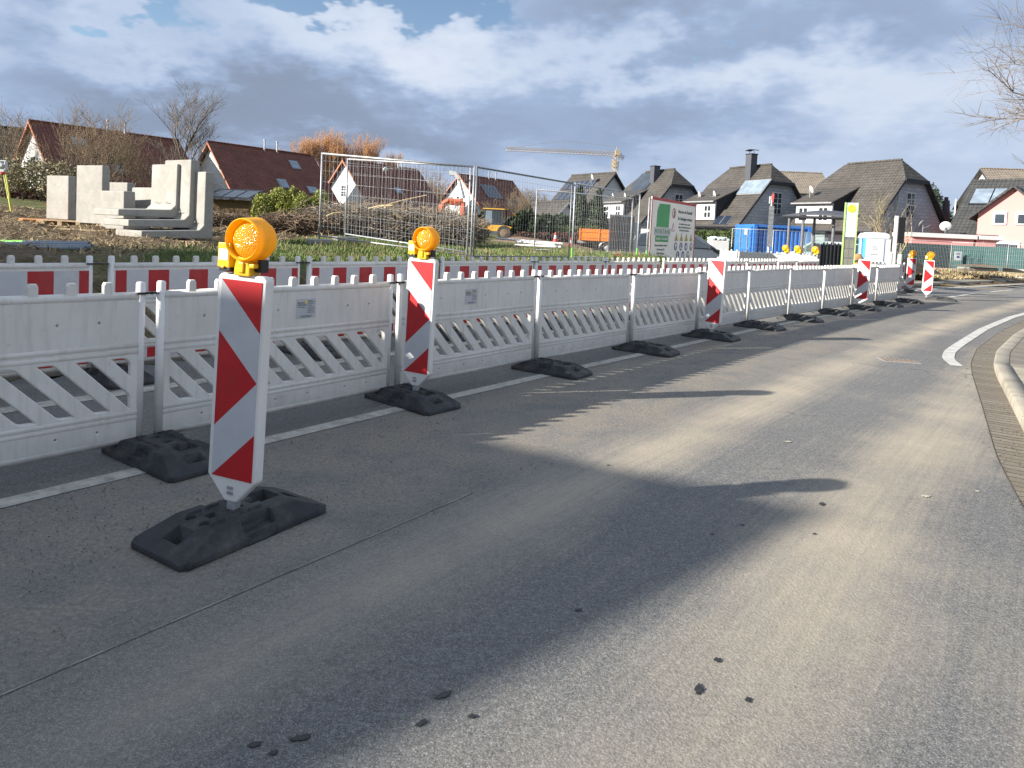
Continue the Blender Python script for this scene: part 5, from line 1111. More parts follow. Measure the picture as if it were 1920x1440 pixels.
# unseen house to the left, its gable shaped to shade the lower left road
nh = thing('shade_house', 'white unseen house outside the frame to the left, shaped to shade the road', 'house', (0, 0, 0)); el = math.tan(SUN_EL); Hn = 6.5; sx, sy = -sun_to.x / math.hypot(sun_to.x, sun_to.y), -sun_to.y / math.hypot(sun_to.x, sun_to.y)
nh.location = ((2.86 - Hn / el) * sx - 3.07 * sy, (2.86 - Hn / el) * sy + 3.07 * sx, 0); nh.rotation_euler = (0, 0, math.atan2(sy, sx))
m = MB(); m.prism([(-2.4, .3), (4.6, .3), (4.6, 4.3), (0, Hn - .2), (-2.4, 4.0)], -9, -.02, 'X'); m.build('wall', 'white_wall', nh)
m = MB(); m.prism([(-2.6, 3.92), (0, Hn), (4.9, 4.28), (4.9, 4.45), (0, Hn + .02), (-2.6, 4.1)], -9.3, 0, 'X'); m.build('roof', 'roof_red', nh)
nb = thing('shade_house', 'second white unseen house, added outside the frame to the left to shade the barriers', 'house', (-8.0 * sx, -8.0 * sy, 0), math.atan2(sy, sx)); e_ = lambda ac, al: (ac, (al + 8.0) * el)  # added out of view; its outline follows the shade wanted along the barriers
m = MB(); m.prism([(4.4, .3), (11.9, .3), e_(11.9, 8.3), e_(10.0, 8.1), e_(9.4, 7.2), e_(8.26, 5.3), e_(6.0, 1.9), e_(4.4, .4)], -6, 0, 'X'); m.build('wall', 'white_wall', nb)
m = MB(); m.prism([e_(4.3, .3), e_(6.0, 1.9), e_(8.26, 5.3), e_(9.4, 7.2), e_(9.4, 7.5), e_(8.2, 5.5), e_(6.0, 2.1), e_(4.3, .5)], -6.3, .05, 'X'); m.build('roof', 'roof_red', nb)

# ------------------------------------------------------------------ mobile mesh fences
def fence_panel(a, b, za, zb_, label, wires=True, h=2.0, group='mesh fence panels on the grass', lime=False, name='fence_panel', feet=True, net=None, wire_r=.0022, name_mat='galvanised'):
    a, b = Vector((a[0], a[1], 0)), Vector((b[0], b[1], 0)); L_ = (b - a).length; t = thing(name, label, 'fence', (a.x, a.y, za), math.atan2((b - a).y, (b - a).x), group); s = (zb_ - za); f = lambda x, z: (x, 0, z + s * x / L_)
    m = MB(); r = .021
    m.tube(f(0, 0), f(0, h), r, n=8); m.tube(f(L_, 0), f(L_, h), r, n=8); m.tube(f(0, h - .02), f(L_, h - .02), r, n=8); m.tube(f(0, .12), f(L_, .12), r * .8, n=8); m.build('frame', name_mat, t, smooth=True)
    if wires:
        A, B = [], []; n = int(L_ / .10)
        for i in range(1, n): x = L_ * i / n; A.append(f(x, .12)); B.append(f(x, h - .02))
        for z in (.35, .6, .85, 1.1, 1.35, 1.6, 1.82): A.append(f(0, z)); B.append(f(L_, z))
        sticks('wire_mesh', A, B, [wire_r] * len(A), [wire_r] * len(A), name_mat, t, 3)
    if lime:
        for x in (0, L_): m = MB(); m.tube(f(x, 0), f(x, .40), .0235, n=8); m.build('painted_foot', 'lime_paint', t)
    if feet:
        for x in (0, L_): m = MB(); c = f(x, -.02); m.box(c, (.24, .7, .13)); m.build('foot_block', 'concrete', t, bevel=.02)
    if net: m = MB(); m.box((L_ / 2, .02, net[0] / 2 + net[1] / 2), (L_ - .04, .012, net[1] - net[0])); m.build('privacy_net', 'net_green', t)
    return t
def fp(px, Y): p = at(px, 440, Y); return (p.x, p.y)
def fz(px, py, Y): return at(px, py, Y).z
fence_panel(fp(599, 15.6), fp(884, 14.5), 1.07, .83, 'mesh fence panel at the left, its left post standing free on the grass')
fence_panel(fp(647, 17.2), fp(877, 15.0), 1.12, .88, 'second mesh panel standing close behind the leftmost one')
fence_panel(fp(889, 14.4), fp(1068, 17.4), .82, .80, 'middle mesh panel with dark top tube, before the backhoe', name_mat='galv_dark')
fence_panel(fp(1074, 17.4), fp(1196, 20.3), .80, .78, 'mesh panel in front of the orange tipper bed', lime=True)
fence_panel(fp(1003, 21.5), fp(1183, 22.9), .86, .80, 'mesh panel standing farther back, behind the middle panel')
Sg0, Sg1 = fp(1214, 20.8), fp(1300, 24.2); sgn = fence_panel(Sg0, Sg1, .72, .66, 'fence panel that carries the company sign board', lime=True)
# company sign on it
sp_ = Vector((Sg1[0] - Sg0[0], Sg1[1] - Sg0[1], 0)); SW, SH = sp_.length - .08, 2.02; sb = thing('company_sign', 'cream construction site sign with green logo and safety symbols on the fence', 'sign', (Sg0[0], Sg0[1], .74), math.atan2(sp_.y, sp_.x)); 
m = MB(); m.box((SW / 2 + .04, -.05, SH / 2), (SW, .03, SH)); m.build('board', 'sign_cream', sb)
m = MB()
for c, d in (((SW / 2 + .04, -.068, SH - .045), (SW, .006, .09)), ((SW / 2 + .04, -.068, .04), (SW, .006, .08)), ((.075, -.068, SH / 2), (.07, .0065, SH - .17)), ((SW + .005, -.068, SH / 2), (.07, .0065, SH - .17))): m.box(c, d)
m.build('border', 'sign_red', sb); q = SW / 3.4
m = MB(); m.prism([(.42 * q, 1.12), (1.28 * q, 1.12), (1.32 * q, 1.86), (.56 * q, 1.84), (.44 * q, 1.62)], -.073, -.066); m.build('logo', 'sign_green', sb)
m = MB(); m.box((.86 * q, -.069, .98), (1.14 * q, .007, .25)); m.build('name_plate', 'retro_white', sb); m = MB(); m.box((.86 * q, -.070, .755), (.92 * q, .008, .19)); m.build('green_bar', 'sign_green', sb)
text_mesh('M O N T A N I', .19 * q ** .5, 'sign_green', sb, (.86 * q, -.076, .915), align='CENTER', ext=.002, xs=.82 * q); text_mesh('ROHR- KANALBAU', .115, 'sign_cream', sb, (.86 * q, -.077, .715), align='CENTER', ext=.002, xs=.85 * q)
for k, (tx, sz) in enumerate((('Montani Infrabau GmbH', .088), ('Stationsweg 26', .088), ('50181 Bedburg', .088), ('Tel. 0 22 72 / 90 7', .088))): text_mesh(tx, sz, 'sign_text', sb, (.80 * q, -.071, .52 - k * .125), align='CENTER', ext=.002, xs=q)
text_mesh('Betreten der Baustelle', .150, 'sign_text', sb, (2.53 * q, -.071, 1.63), align='CENTER', ext=.002, xs=.83 * q); text_mesh('für Unbefugte verboten', .150, 'sign_text', sb, (2.53 * q, -.071, 1.40), align='CENTER', ext=.002, xs=.80 * q)
for k, tx in enumerate(('Für unbefugte Personen, die der', 'Anlagen und Baustelle betreten und', 'für die Kinder haften Eltern')): text_mesh(tx, .082, 'sign_text', sb, (2.52 * q, -.071, 1.25 - k * .105), align='CENTER', ext=.002, xs=.85 * q)
def ring(m, c, r0_, r1_, y, n=24, sx_=1.0):
    v = [(c[0] + rr * math.cos(2 * math.pi * i / n) * sx_, y, c[1] + rr * math.sin(2 * math.pi * i / n)) for rr in (r0_, r1_) for i in range(n)]; m.add(v, [(i, (i + 1) % n, n + (i + 1) % n, n + i) for i in range(n)])
m = MB(); ring(m, (1.63 * q, 1.60), .125, .165, -.070); m.build('prohibition_ring', 'sign_red', sb); m = MB(); m.box((1.65 * q, -.070, 1.58), (.08, .004, .18)); m.box((1.68 * q, -.0705, 1.66), (.03, .004, .08)); m.build('hand_symbol', 'sign_text', sb)
m = MB(); m.prism([(1.50 * q, 1.02), (1.76 * q, 1.02), (1.63 * q, 1.30)], -.071, -.067); m.build('warning_outline', 'sign_red', sb); m = MB(); m.prism([(1.54 * q, 1.04), (1.72 * q, 1.04), (1.63 * q, 1.24)], -.073, -.0715); m.build('warning_field', 'sign_cream', sb)
for k in range(4):
    x = (1.92 + k * .40) * q; m = MB(); m.prism([(x - .145, .72), (x + .145, .72), (x, .97)], -.071, -.067); tr = m.build('warning_triangle', 'sign_text', sb); m = MB(); m.prism([(x - .115, .738), (x + .115, .738), (x, .935)], -.0735, -.0715); m.build('yellow_field', 'sign_yellow', tr); m = MB(); m.box((x, -.075, .80), (.028, .002, .09)); m.box((x + .02, -.075, .775), (.05, .002, .03)); m.build('symbol', 'sign_text', tr)
for k, (x, z) in enumerate([((1.90 + k * .42), .53) for k in range(4)] + [((2.10 + k * .42), .24) for k in range(3)]):
    x *= q; m = MB(); m.lathe([(0, -.070), (.135, -.070), (.137, -.067)], 'Y', 22, (x, 0, z)); ds = m.build('mandatory_sign', 'sign_blue', sb); m = MB()
    if k % 3 == 0: m.lathe([(0, -.0725), (.07, -.0725)], 'Y', 14, (x, 0, z + .03)); m.box((x, -.0715, z - .05), (.06, .002, .06))
    elif k % 3 == 1: m.prism([(x - .05, z - .08), (x + .07, z - .08), (x + .07, z - .04), (x, z - .02), (x, z + .09), (x - .05, z + .09)], -.0725, -.071)
    else: m.box((x, -.072, z), (.09, .002, .13))
    m.build('symbol', 'sign_cream', ds)
# parking ban disc behind the pickets
np_ = at(1158, 487, 19.0); o = thing('no_stopping_sign', 'round red and blue no stopping sign, only its top above the pickets', 'road sign', (np_.x, np_.y, 0)); m = MB(); m.lathe([(0, -.012), (.215, -.012), (.22, 0), (.215, .01), (0, .01)], 'Y', 28, (0, 0, np_.z - .05)); m.build('disc', 'sign_blue', o); m = MB(); ring(m, (0, np_.z - .05), .165, .218, -.014); 
m.box((0, -.014, np_.z - .05), (.32, .003, .045), rot=Matrix.Rotation(R(45), 3, 'Y')); m.build('red_ring', 'sign_red', o); m = MB(); m.tube((0, .03, 0), (0, .03, np_.z), .03); m.build('post', 'galvanised', o)
# light frames round the container
fence_panel(fp(1373, 34.5), fp(1441, 33.5), .2, .2, 'light mesh panel in front of the container door', group='mesh panels round the blue container'); fence_panel(fp(1450, 33.5), fp(1512, 34.5), .2, .2, 'light mesh panel in front of the corrugated container side', group='mesh panels round the blue container')
# netted fence by the pink house
GN = 'netted fence panels before the pink house'; xs_ = [(1592, 39.5), (1690, 40.5), (1786, 41), (1893, 39.6), (2010, 38)]
for i in range(4): fence_panel(fp(*xs_[i]), fp(*xs_[i + 1]), .15, .15, 'green netted panel ' + ['behind the white toilet cabin', 'behind the black signal board', 'with a white notice, before the pink house', 'cut by the right frame edge, before the pink house'][i], net=(.42, 1.80), group=GN, wire_r=.008, lime=(i == 1))
nt_ = thing('notice', 'white notice with blue print hanging on the green netting', 'notice', (fp(1797, 40.6)[0], fp(1797, 40.6)[1] - .12, 1.05)); m = MB(); m.box((0, 0, .28), (.42, .015, .52)); m.build('sheet', 'window_frame', nt_); m = MB(); m.box((0, -.011, .22), (.16, .004, .12)); m.box((0, -.011, .42), (.28, .004, .03)); m.box((0, -.011, .36), (.24, .004, .02)); m.build('print', 'sign_blue', nt_)

# ------------------------------------------------------------------ concrete L elements on pallets
def l_block(px, Y, z0, h_, rz, label, th=.16, w_=.98, toe=.92, tt=.15, slant=0.0):
    """px is the lower corner nearest the camera"""
    p = at(px, 440, Y)
    if rz < 90: p = p + Vector((-math.sin(R(rz)), math.cos(R(rz)), 0)) * w_
    o = thing('concrete_l_block', label, 'concrete block', (p.x, p.y, z0), R(rz), 'precast concrete L blocks on pallets'); m = MB()
    # profile in local x (toe direction) and z, width along local y; the corner is at local (0, +w)
    pf = [(0, 0), (toe, 0), (toe, tt * .75), (th + .10, tt), (th, tt + .10), (th * .92, h_), (0, h_ - slant)]
    m.T = Matrix.Translation((0, -w_, 0)); m.prism(pf, 0, w_, 'Y'); m.build('body', 'concrete', o, bevel=.018, seg=2)
    m = MB()
    for q in (.30, .70): m.tube((th, -w_ * q, .30), (th + .05, -w_ * q, .32), .006, n=5); m.tube((th + .05, -w_ * q, .32), (th + .05, -w_ * q + .07, .34), .006, n=5)
    m.build('lifting_loop', 'steel_grey', o); return o
def pallet(px, Y, z, rz, label, mat='pallet_wood'):
    p = at(px, 440, Y); o = thing('pallet', label, 'pallet', (p.x, p.y, z), R(rz), 'wooden pallets under the concrete'); m = MB()
    for i in range(5): m.box((.6, -.07 - i * .165, .133), (1.2, .11, .022))
    m.build('deck_board', mat, o); m = MB()
    for i in range(3): m.box((.07 + i * .53, -.4, .112), (.12, .8, .020))
    m.build('cross_board', mat, o)
    for a in range(3):
        for b_ in range(3): m = MB(); m.box((.07 + a * .53, -.07 - b_ * .33, .061), (.13, .13, .082)); m.build('block', mat, o)
    m = MB()
    for b_ in range(3): m.box((.6, -.07 - b_ * .33, .01), (1.2, .10, .02))
    m.build('bottom_board', mat, o); return o
A1 = 152      # toe points to the left and slightly away; +y side faces the camera after the flip below
zC = fz(390, 450, 14.0)
l_block(399, 14.10, zC + .02, 1.36, 236, 'outermost right concrete L block, lowest of the nested three', toe=1.45, tt=.17, th=.20)
l_block(372, 14.22, zC + .22, 1.40, 236, 'middle and tallest concrete L block of the nested three', toe=1.42, tt=.17, th=.21)
l_block(344, 14.36, zC + .41, 1.12, 236, 'topmost inner concrete L block of the nested three, long foot pointing left', toe=1.32, tt=.17, th=.18)
l_block(300, 15.6, zC + .35, .72, 236, 'small concrete L block behind the nested three', toe=.3)
zA = fz(128, 412, 18.2); l_block(127, 18.0, zA, 1.15, 64, 'leftmost concrete block on the orange pallet', th=.21, toe=.95, w_=.95)
zB = fz(190, 420, 16.4); l_block(190, 16.2, zB, 1.38, 64, 'tall upright concrete block in the middle group', th=.20, toe=.8, w_=.98)
l_block(237, 17.2, zB + .05, 1.0, 64, 'concrete block with a square top behind the tilted one', th=.2, toe=.7, w_=.95)
l_block(231, 15.2, fz(214, 430, 15.4), .86, 60, 'shorter concrete block with slanted top in front of the tall one', th=.28, toe=.6, w_=.95, slant=.0)
pallet(86, 18.05, zA - .15, -12, 'orange pallet under the leftmost concrete block', 'orange_pallet_wood'); pallet(124, 17.6, zA - .15, -12, 'grey pallet right of the orange one, behind the tall block')
pallet(165, 15.8, fz(214, 430, 15.4) - .17, -14, 'pallet under the slanted concrete block'); pallet(226, 14.5, zC - .16, -18, 'pallet under the nested three, its end sticking out to the left'); pallet(318, 14.3, zC - .16, -18, 'pallet under the right half of the nested three')
# pipes
for i, (pa, pb, Y, rr, mt, lab) in enumerate([((-80, 453), (168, 456), 10.3, .032, 'pipe_grey', 'topmost grey plastic pipe with a green end'), ((-80, 457.5), (166, 458), 10.0, .034, 'pipe_grey', 'second grey pipe from the top of the bundle'), ((-80, 463), (172, 462), 9.8, .034, 'pipe_grey', 'grey pipe reaching farthest right in the bundle'), ((-80, 466.5), (160, 465), 9.6, .030, 'pipe_grey', 'lowest grey pipe lying nearest the bank edge')]):
    a, b_ = at(*pa, Y), at(*pb, Y); o = thing('plastic_pipe', lab, 'pipe', tuple(a), 0, 'grey pipes lying on the bank'); d = b_ - a; m = MB(); m.lathe([(rr, 0), (rr, 1), (rr * .82, 1), (rr * .82, .8)], 'Z', 14); q_ = d.to_track_quat('Z', 'Y').to_matrix().to_4x4() @ Matrix.Diagonal((1, 1, d.length, 1)); m2 = MB(); m2.T = q_; m2.add(m.v, m.f); m2.build('tube', mt, o, smooth=True)
    if i == 0: m = MB(); m.tube(d * .30, d * .50, rr * 1.04, n=14); m.build('green_sleeve', 'lime_paint', o)
# surveyor tripod
tp0 = at(6, 325, 21.5); g0 = tz(tp0.x, tp0.y); tr_ = thing('survey_tripod', 'yellow tripod with a grey survey instrument at the left frame edge', 'tripod', (tp0.x, tp0.y, g0)); H_ = tp0.z - g0
for a in (100, 215, 330): m = MB(); e = Vector((math.cos(R(a)) * .55, math.sin(R(a)) * .55, 0)); h0_ = Vector((math.cos(R(a)) * .09, math.sin(R(a)) * .09, H_)); m.tube(h0_ + Vector((.03, 0, 0)), h0_.lerp(e, .6) + Vector((.02, 0, 0)), .017, n=6); m.tube(h0_ - Vector((.03, 0, 0)), h0_.lerp(e, .6) - Vector((.02, 0, 0)), .017, n=6); m.tube(h0_.lerp(e, .55), e, .022, n=6); m.build('leg', 'tripod_yellow', tr_)
m = MB(); m.lathe([(0, H_ + .03), (.1, H_ + .03), (.1, H_ - .03), (0, H_ - .03)], 'Z', 16); m.build('head', 'cone_red', tr_); m = MB(); m.box((0, 0, H_ + .08), (.14, .14, .08)); m.box((-.085, 0, H_ + .24), (.04, .12, .26)); m.box((.085, 0, H_ + .24), (.04, .12, .26)); m.tube((0, -.13, H_ + .25), (0, .13, H_ + .25), .06, n=12); m.box((0, 0, H_ + .39), (.2, .05, .03)); m.build('instrument', 'dish_grey', tr_, bevel=.006)
# scaffold poles lying in the grass
for i, (pa, pb, Y, lab) in enumerate([((930, 447), (1055, 457), 24, 'longest pale pole lying in the grass'), ((965, 459), (1052, 463), 22.5, 'pale pole lying nearest in the grass'), ((968, 453), (1040, 459), 23.2, 'pale pole lying between the other two')]):
    a, b_ = at(*pa, Y), at(*pb, Y - .8); m = MB(); m.tube((0, 0, 0), b_ - a, .035, n=8); o = m.build('scaffold_pole', 'window_frame', loc=tuple(a)); tag(o, lab, 'pole', 'poles lying in the grass')
for i, (px, py, lab) in enumerate([(1041, 455, 'red and white traffic cone before the russet hedge'), (1069, 463, 'red and white traffic cone half hidden by the fence post'), (96, 384, 'small red and white cone left of the leftmost concrete block')]):
    Y = (33, 36, 32)[i]; p = at(px, py, Y); o = thing('traffic_cone', lab, 'traffic cone', tuple(p), 0, 'red and white traffic cones'); m = MB(); m.lathe([(.14, .02), (.09, .2)], 'Z', 14); m.lathe([(.055, .36), (.03, .5), (0, .5)], 'Z', 14); m.box((0, 0, .015), (.36, .36, .03)); m.build('cone', 'cone_red', o); m = MB(); m.lathe([(.09, .2), (.055, .36)], 'Z', 14); m.build('white_band', 'window_frame', o)

# ------------------------------------------------------------------ vehicles and machines
def wheel(parent, x, y, z, r, w_=.2, rim='steel_grey', axis='Y'):
    m = MB(); m.lathe([(r * .6, -w_ / 2), (r * .96, -w_ / 2), (r, -w_ / 3), (r, w_ / 3), (r * .96, w_ / 2), (r * .6, w_ / 2)], 'Y', 24, (x, y, z)); wl = m.build('wheel', 'tyre', parent, smooth=False); m = MB(); m.lathe([(0, -w_ / 2 - .01), (r * .3, -w_ / 2 - .015), (r * .6, -w_ / 2 + .02), (r * .6, w_ / 2 - .02), (r * .3, w_ / 2 + .015), (0, w_ / 2 + .01)], 'Y', 18, (x, y, z)); m.build('rim', rim, wl); return wl
def lerp_body(m, prof, w0, w1, zsplit):
    """car body: side outline in (x, z); narrower above zsplit"""
    n = len(prof); f = lambda z: w0 if z <= zsplit else w0 + (w1 - w0) * (z - zsplit) / (max(p[1] for p in prof) - zsplit)
    m.add([(x, -f(z), z) for x, z in prof] + [(x, f(z), z) for x, z in prof], [tuple(range(n)), tuple(range(n, 2 * n))[::-1]] + [(i, n + i, n + (i + 1) % n, (i + 1) % n) for i in range(n)])
def car(label, x, y, z, rz, paint, name='parked_car', tall=1.62, van=False):
    t = thing(name, label, 'van' if van else 'car', (x, y, z), R(rz)); k = tall / 1.62
    prof = [(-2.2, .35), (2.15, .32), (2.2, .62), (2.1, .88), (1.25, 1.02), (.45, 1.55 * k), (.1, 1.62 * k), (-1.5, 1.60 * k), (-2.0, 1.45 * k), (-2.2, .98)] if not van else [(-2.2, .35), (2.1, .32), (2.15, .85), (1.55, 1.12), (.85, 1.75), (.5, 1.86), (-2.0, 1.86), (-2.18, 1.7), (-2.2, 1.0)]
    m = MB(); lerp_body(m, prof, .88, .70, .95); m.build('body', paint, t, bevel=.04, seg=2)
    zt_ = max(p[1] for p in prof); wn_ = [(-1.95, 1.05), (1.0, 1.05), (.35, zt_ - .12), (-1.75, zt_ - .12)] if not van else [(-1.95, 1.12), (1.25, 1.14), (.72, 1.68), (-1.95, 1.70)]
    f = lambda z: .88 + (.70 - .88) * (z - .95) / (zt_ - .95) + .012
    segs_ = [(-1.95, -1.05), (-.98, -.05), (.02, 1.25)]
    for s in (-1, 1):
        for a, b_ in segs_:
            lo, hi = wn_[0][1], wn_[2][1]; bx = min(b_, wn_[1][0]); tx = min(b_, wn_[2][0]); v = [(a, s * f(lo), lo), (bx, s * f(lo), lo), (tx, s * f(hi), hi), (max(a, wn_[3][0]), s * f(hi), hi)]; m = MB(); m.add(v + [(p_[0], p_[1] - s * .03, p_[2]) for p_ in v], [(0, 1, 2, 3), (4, 5, 6, 7), (0, 1, 5, 4), (1, 2, 6, 5), (2, 3, 7, 6), (3, 0, 4, 7)]); m.build('side_window', 'glass_dark', t)
    A_, B_ = (prof[4], prof[5]) if not van else (prof[3], prof[4]); nx, nz = B_[1] - A_[1], A_[0] - B_[0]; l = math.hypot(nx, nz); nx, nz = nx / l * .012, nz / l * .012; lo = (A_[0] * .92 + B_[0] * .08, A_[1] * .92 + B_[1] * .08); hi = (A_[0] * .08 + B_[0] * .92, A_[1] * .08 + B_[1] * .92)
    v = [(lo[0] + nx, -f(lo[1]) + .08, lo[1] + nz), (lo[0] + nx, f(lo[1]) - .08, lo[1] + nz), (hi[0] + nx, f(hi[1]) - .08, hi[1] + nz), (hi[0] + nx, -f(hi[1]) + .08, hi[1] + nz)]; m = MB(); m.add(v + [(p_[0] - .03, p_[1], p_[2] - .02) for p_ in v], [(0, 1, 2, 3), (4, 5, 6, 7), (0, 1, 5, 4), (1, 2, 6, 5), (2, 3, 7, 6), (3, 0, 4, 7)]); m.build('windscreen', 'skylight_glass', t)
    for xx in (-1.35, 1.35):
        for s in (-1, 1): wheel(t, xx, s * .80, .33, .33, .22)
    for s in (-1, 1): m = MB(); m.box((.98, s * .98, 1.08), (.12, .2, .16)); m.build('wing_mirror', 'dark_trim', t, bevel=.03); m = MB(); m.box((2.13, s * .66, .72), (.1, .34, .14)); m.build('headlight', 'window_frame', t, bevel=.02)
    return t
cp_ = at(1284, 465, 28.5); car('dark grey car parked behind the company sign, facing right', cp_.x, cp_.y, fz(1300, 437, 28.5) - 1.64, -14, 'car_grey')
cp_ = at(1540, 465, 36); car('pale silver car seen through the bus shelter', cp_.x, cp_.y, fz(1540, 452, 36) - 1.62, 150, 'car_silver')
cp_ = at(576, 440, 44); car('orange van half hidden behind the brown root heap', cp_.x, cp_.y, fz(576, 374, 44) - 1.90, -4, 'van_orange', name='parked_van', van=True)
# tipper
tp_ = at(1088, 428, 43); tk = thing('tipper_truck', 'orange tipper bed with grey mudguard behind the mesh fence', 'truck', (tp_.x, tp_.y, tp_.z - 1.55), R(-12)); 
m = MB(); m.box((1.2, 0, 1.18), (2.5, .06, .72)); m.box((1.2, 1.7, 1.18), (2.5, .06, .72)); m.box((0, .85, 1.18), (.06, 1.7, .72)); m.box((2.42, .85, 1.18), (.06, 1.7, .72)); m.box((1.2, .85, .85), (2.4, 1.7, .08)); m.build('bed', 'orange_paint', tk)
m = MB()
for x in (0.0, 1.2, 2.42): m.box((x, -.05, 1.18), (.07, .05, .78))
m.box((1.2, -.05, 1.35), (2.4, .03, .04)); m.box((1.2, -.05, 1.0), (2.4, .03, .04)); m.build('side_rib', 'orange_paint', tk)
m = MB(); m.tube((2.2, .2, 1.5), (2.2, .2, 2.35), .26, .16, n=8); m.build('rubble_sack', 'digger_yellow', tk)
m = MB(); m.box((1.2, .8, .72), (2.8, .5, .16)); m.build('chassis', 'steel_grey', tk); wheel(tk, 1.75, .15, .35, .38, .3); wheel(tk, 1.75, 1.5, .35, .38, .3)
m = MB()
for i in range(7): a, b_ = math.pi * i / 7, math.pi * (i + 1) / 7; m.tube((1.75 + .52 * math.cos(a), .1, .38 + .46 * math.sin(a)), (1.75 + .52 * math.cos(b_), .1, .38 + .46 * math.sin(b_)), .07, n=6)
m.build('mudguard', 'dish_grey', tk); m = MB(); m.box((3.1, .85, 1.35), (1.2, 1.7, 1.5)); m.build('cab', 'car_grey', tk, bevel=.08)
# backhoe loader
bp_ = at(893, 447, 50); z_ = tz(bp_.x, bp_.y); bh = thing('backhoe_loader', 'small yellow backhoe loader with glazed cab, behind the mesh fence', 'backhoe', (bp_.x, bp_.y, bp_.z - .02), R(-10)); hc_ = at(925, 391, 50).z - bp_.z
for x, y_, r_ in ((0.35, -.55, .46), (0.35, .75, .46), (2.15, -.55, .52), (2.15, .75, .52)): wheel(bh, x, y_, r_, r_, .38, 'root_brown')
m = MB(); m.prism([(-.2, .55), (1.1, .55), (1.1, 1.25), (.3, 1.3), (-.1, 1.05)], -.45, .65); m.prism([(1.1, .6), (2.5, .6), (2.7, .95), (2.2, 1.05), (1.1, 1.05)], -.6, .8); m.build('body', 'digger_yellow', bh, bevel=.03)
m = MB()
for x in (.62, 2.0):
    for y_ in (-.55, .75): m.tube((x, y_, .9), (x + (.05 if x < 1 else 0), y_, hc_ - .06), .04, n=6)
cb = m.build('cab_frame', 'dark_trim', bh); m = MB(); m.box((1.32, .1, hc_ - .03), (1.6, 1.45, .08)); m.build('cab_roof', 'digger_yellow', cb, bevel=.02)
m = MB(); m.box((1.32, -.53, (hc_ + 1.0) / 2), (1.30, .02, hc_ - 1.1)); m.build('side_window', 'glass_dark', cb); m = MB(); m.box((.66, .1, (hc_ + 1.0) / 2), (.02, 1.2, hc_ - 1.1)); m.box((.95, -.545, (hc_ + 1.0) / 2), (.5, .012, hc_ - 1.3)); m.build('front_window', 'skylight_glass', cb)
m = MB()
for y_ in (-.5, .7): m.path([(.9, y_, 1.35), (.1, y_, 1.2), (-.9, y_, .55), (-1.5, y_, .35)], .07, n=6)
m.tube((.2, -.5, .8), (-.8, -.5, .5), .05, n=6); m.build('loader_arm', 'digger_yellow', bh); m = MB(); m.prism([(-1.5, .5), (-1.95, .45), (-2.1, .1), (-1.5, .05)], -.8, 1.0); m.build('bucket', 'steel_grey', bh)
m = MB(); m.path([(2.6, .1, .9), (3.05, .1, 1.5), (2.6, .1, 1.95)], .10, n=6); m.build('digging_arm', 'digger_yellow', bh)
# red crawler arm standing behind the heap
ep = at(846, 440, 40); ex = thing('excavator', 'red excavator arm with pale boom rising above the twig heap', 'excavator', (ep.x, ep.y, 0), R(0)); loc = lambda px, py: Vector((at(px, py, 40).x - ep.x, 0, at(px, py, 40).z))
m = MB(); pts = [loc(826, 412), loc(825, 398), loc(830, 384), loc(842, 377), loc(856, 380), loc(868, 378)]
for a, b_ in zip(pts, pts[1:]): m.tube(a, b_, .20, n=6)
m.tube(loc(868, 378), loc(868, 404), .17, n=6); m.build('arm', 'digger_red', ex); m = MB(); m.prism([(p.x, p.z) for p in (loc(843, 320), loc(856, 323), loc(862, 336), (loc(858, 338)), loc(852, 329), loc(843, 328))], -.25, .25); m.tube(loc(860, 336), loc(867, 372), .10, .2, n=6); m.build('boom', 'window_frame', ex)
m = MB(); m.prism([(p.x, p.z) for p in (loc(826, 408), loc(836, 404), loc(834, 420), loc(828, 424))], -.4, .4); m.build('bucket', 'digger_red', ex); m = MB(); z0_ = tz(ep.x, ep.y); m.box((.6, .6, z0_ + .35), (1.5, 1.3, .7)); m.build('tracks', 'dark_trim', ex, bevel=.1)
# garden shed
sp0 = at(392, 400, 42); zs = tz(sp0.x, sp0.y); sh = thing('garden_shed', 'brown wooden shed with solar panels on its roof, left of the green bushes', 'shed', (sp0.x, sp0.y, zs), R(-8)); hh = at(440, 372, 42).z - zs
m = MB(); m.box((1.35, 1.2, hh / 2), (2.5, 2.4, hh)); m.build('wall', 'wood_brown', sh); m = MB(); v = [(-.3, -.5, hh - .02), (3.0, -.5, hh - .02), (2.8, 1.4, hh + .62), (-.2, 1.4, hh + .62)]; m.add(v + [(a, b_, c - .1) for a, b_, c in v], [(0, 1, 2, 3), (4, 5, 6, 7), (0, 1, 5, 4), (1, 2, 6, 5), (2, 3, 7, 6), (3, 0, 4, 7)]); m.build('roof', 'dark_trim', sh)
for k in range(3): m = MB(); a = .15 + k * .9; v = [(a, -.35, hh + .06), (a + .8, -.35, hh + .06), (a + .8, 1.0, hh + .53), (a, 1.0, hh + .53)]; m.add(v + [(p_[0], p_[1], p_[2] - .04) for p_ in v], [(0, 1, 2, 3), (4, 5, 6, 7), (0, 1, 5, 4), (1, 2, 6, 5), (2, 3, 7, 6), (3, 0, 4, 7)]); m.build('solar_panel', 'glass_dark', sh)
m = MB(); m.box((-.02, .8, hh * .55), (.10, .9, hh * .8)); m.build('door', 'orange_pallet_wood', sh)
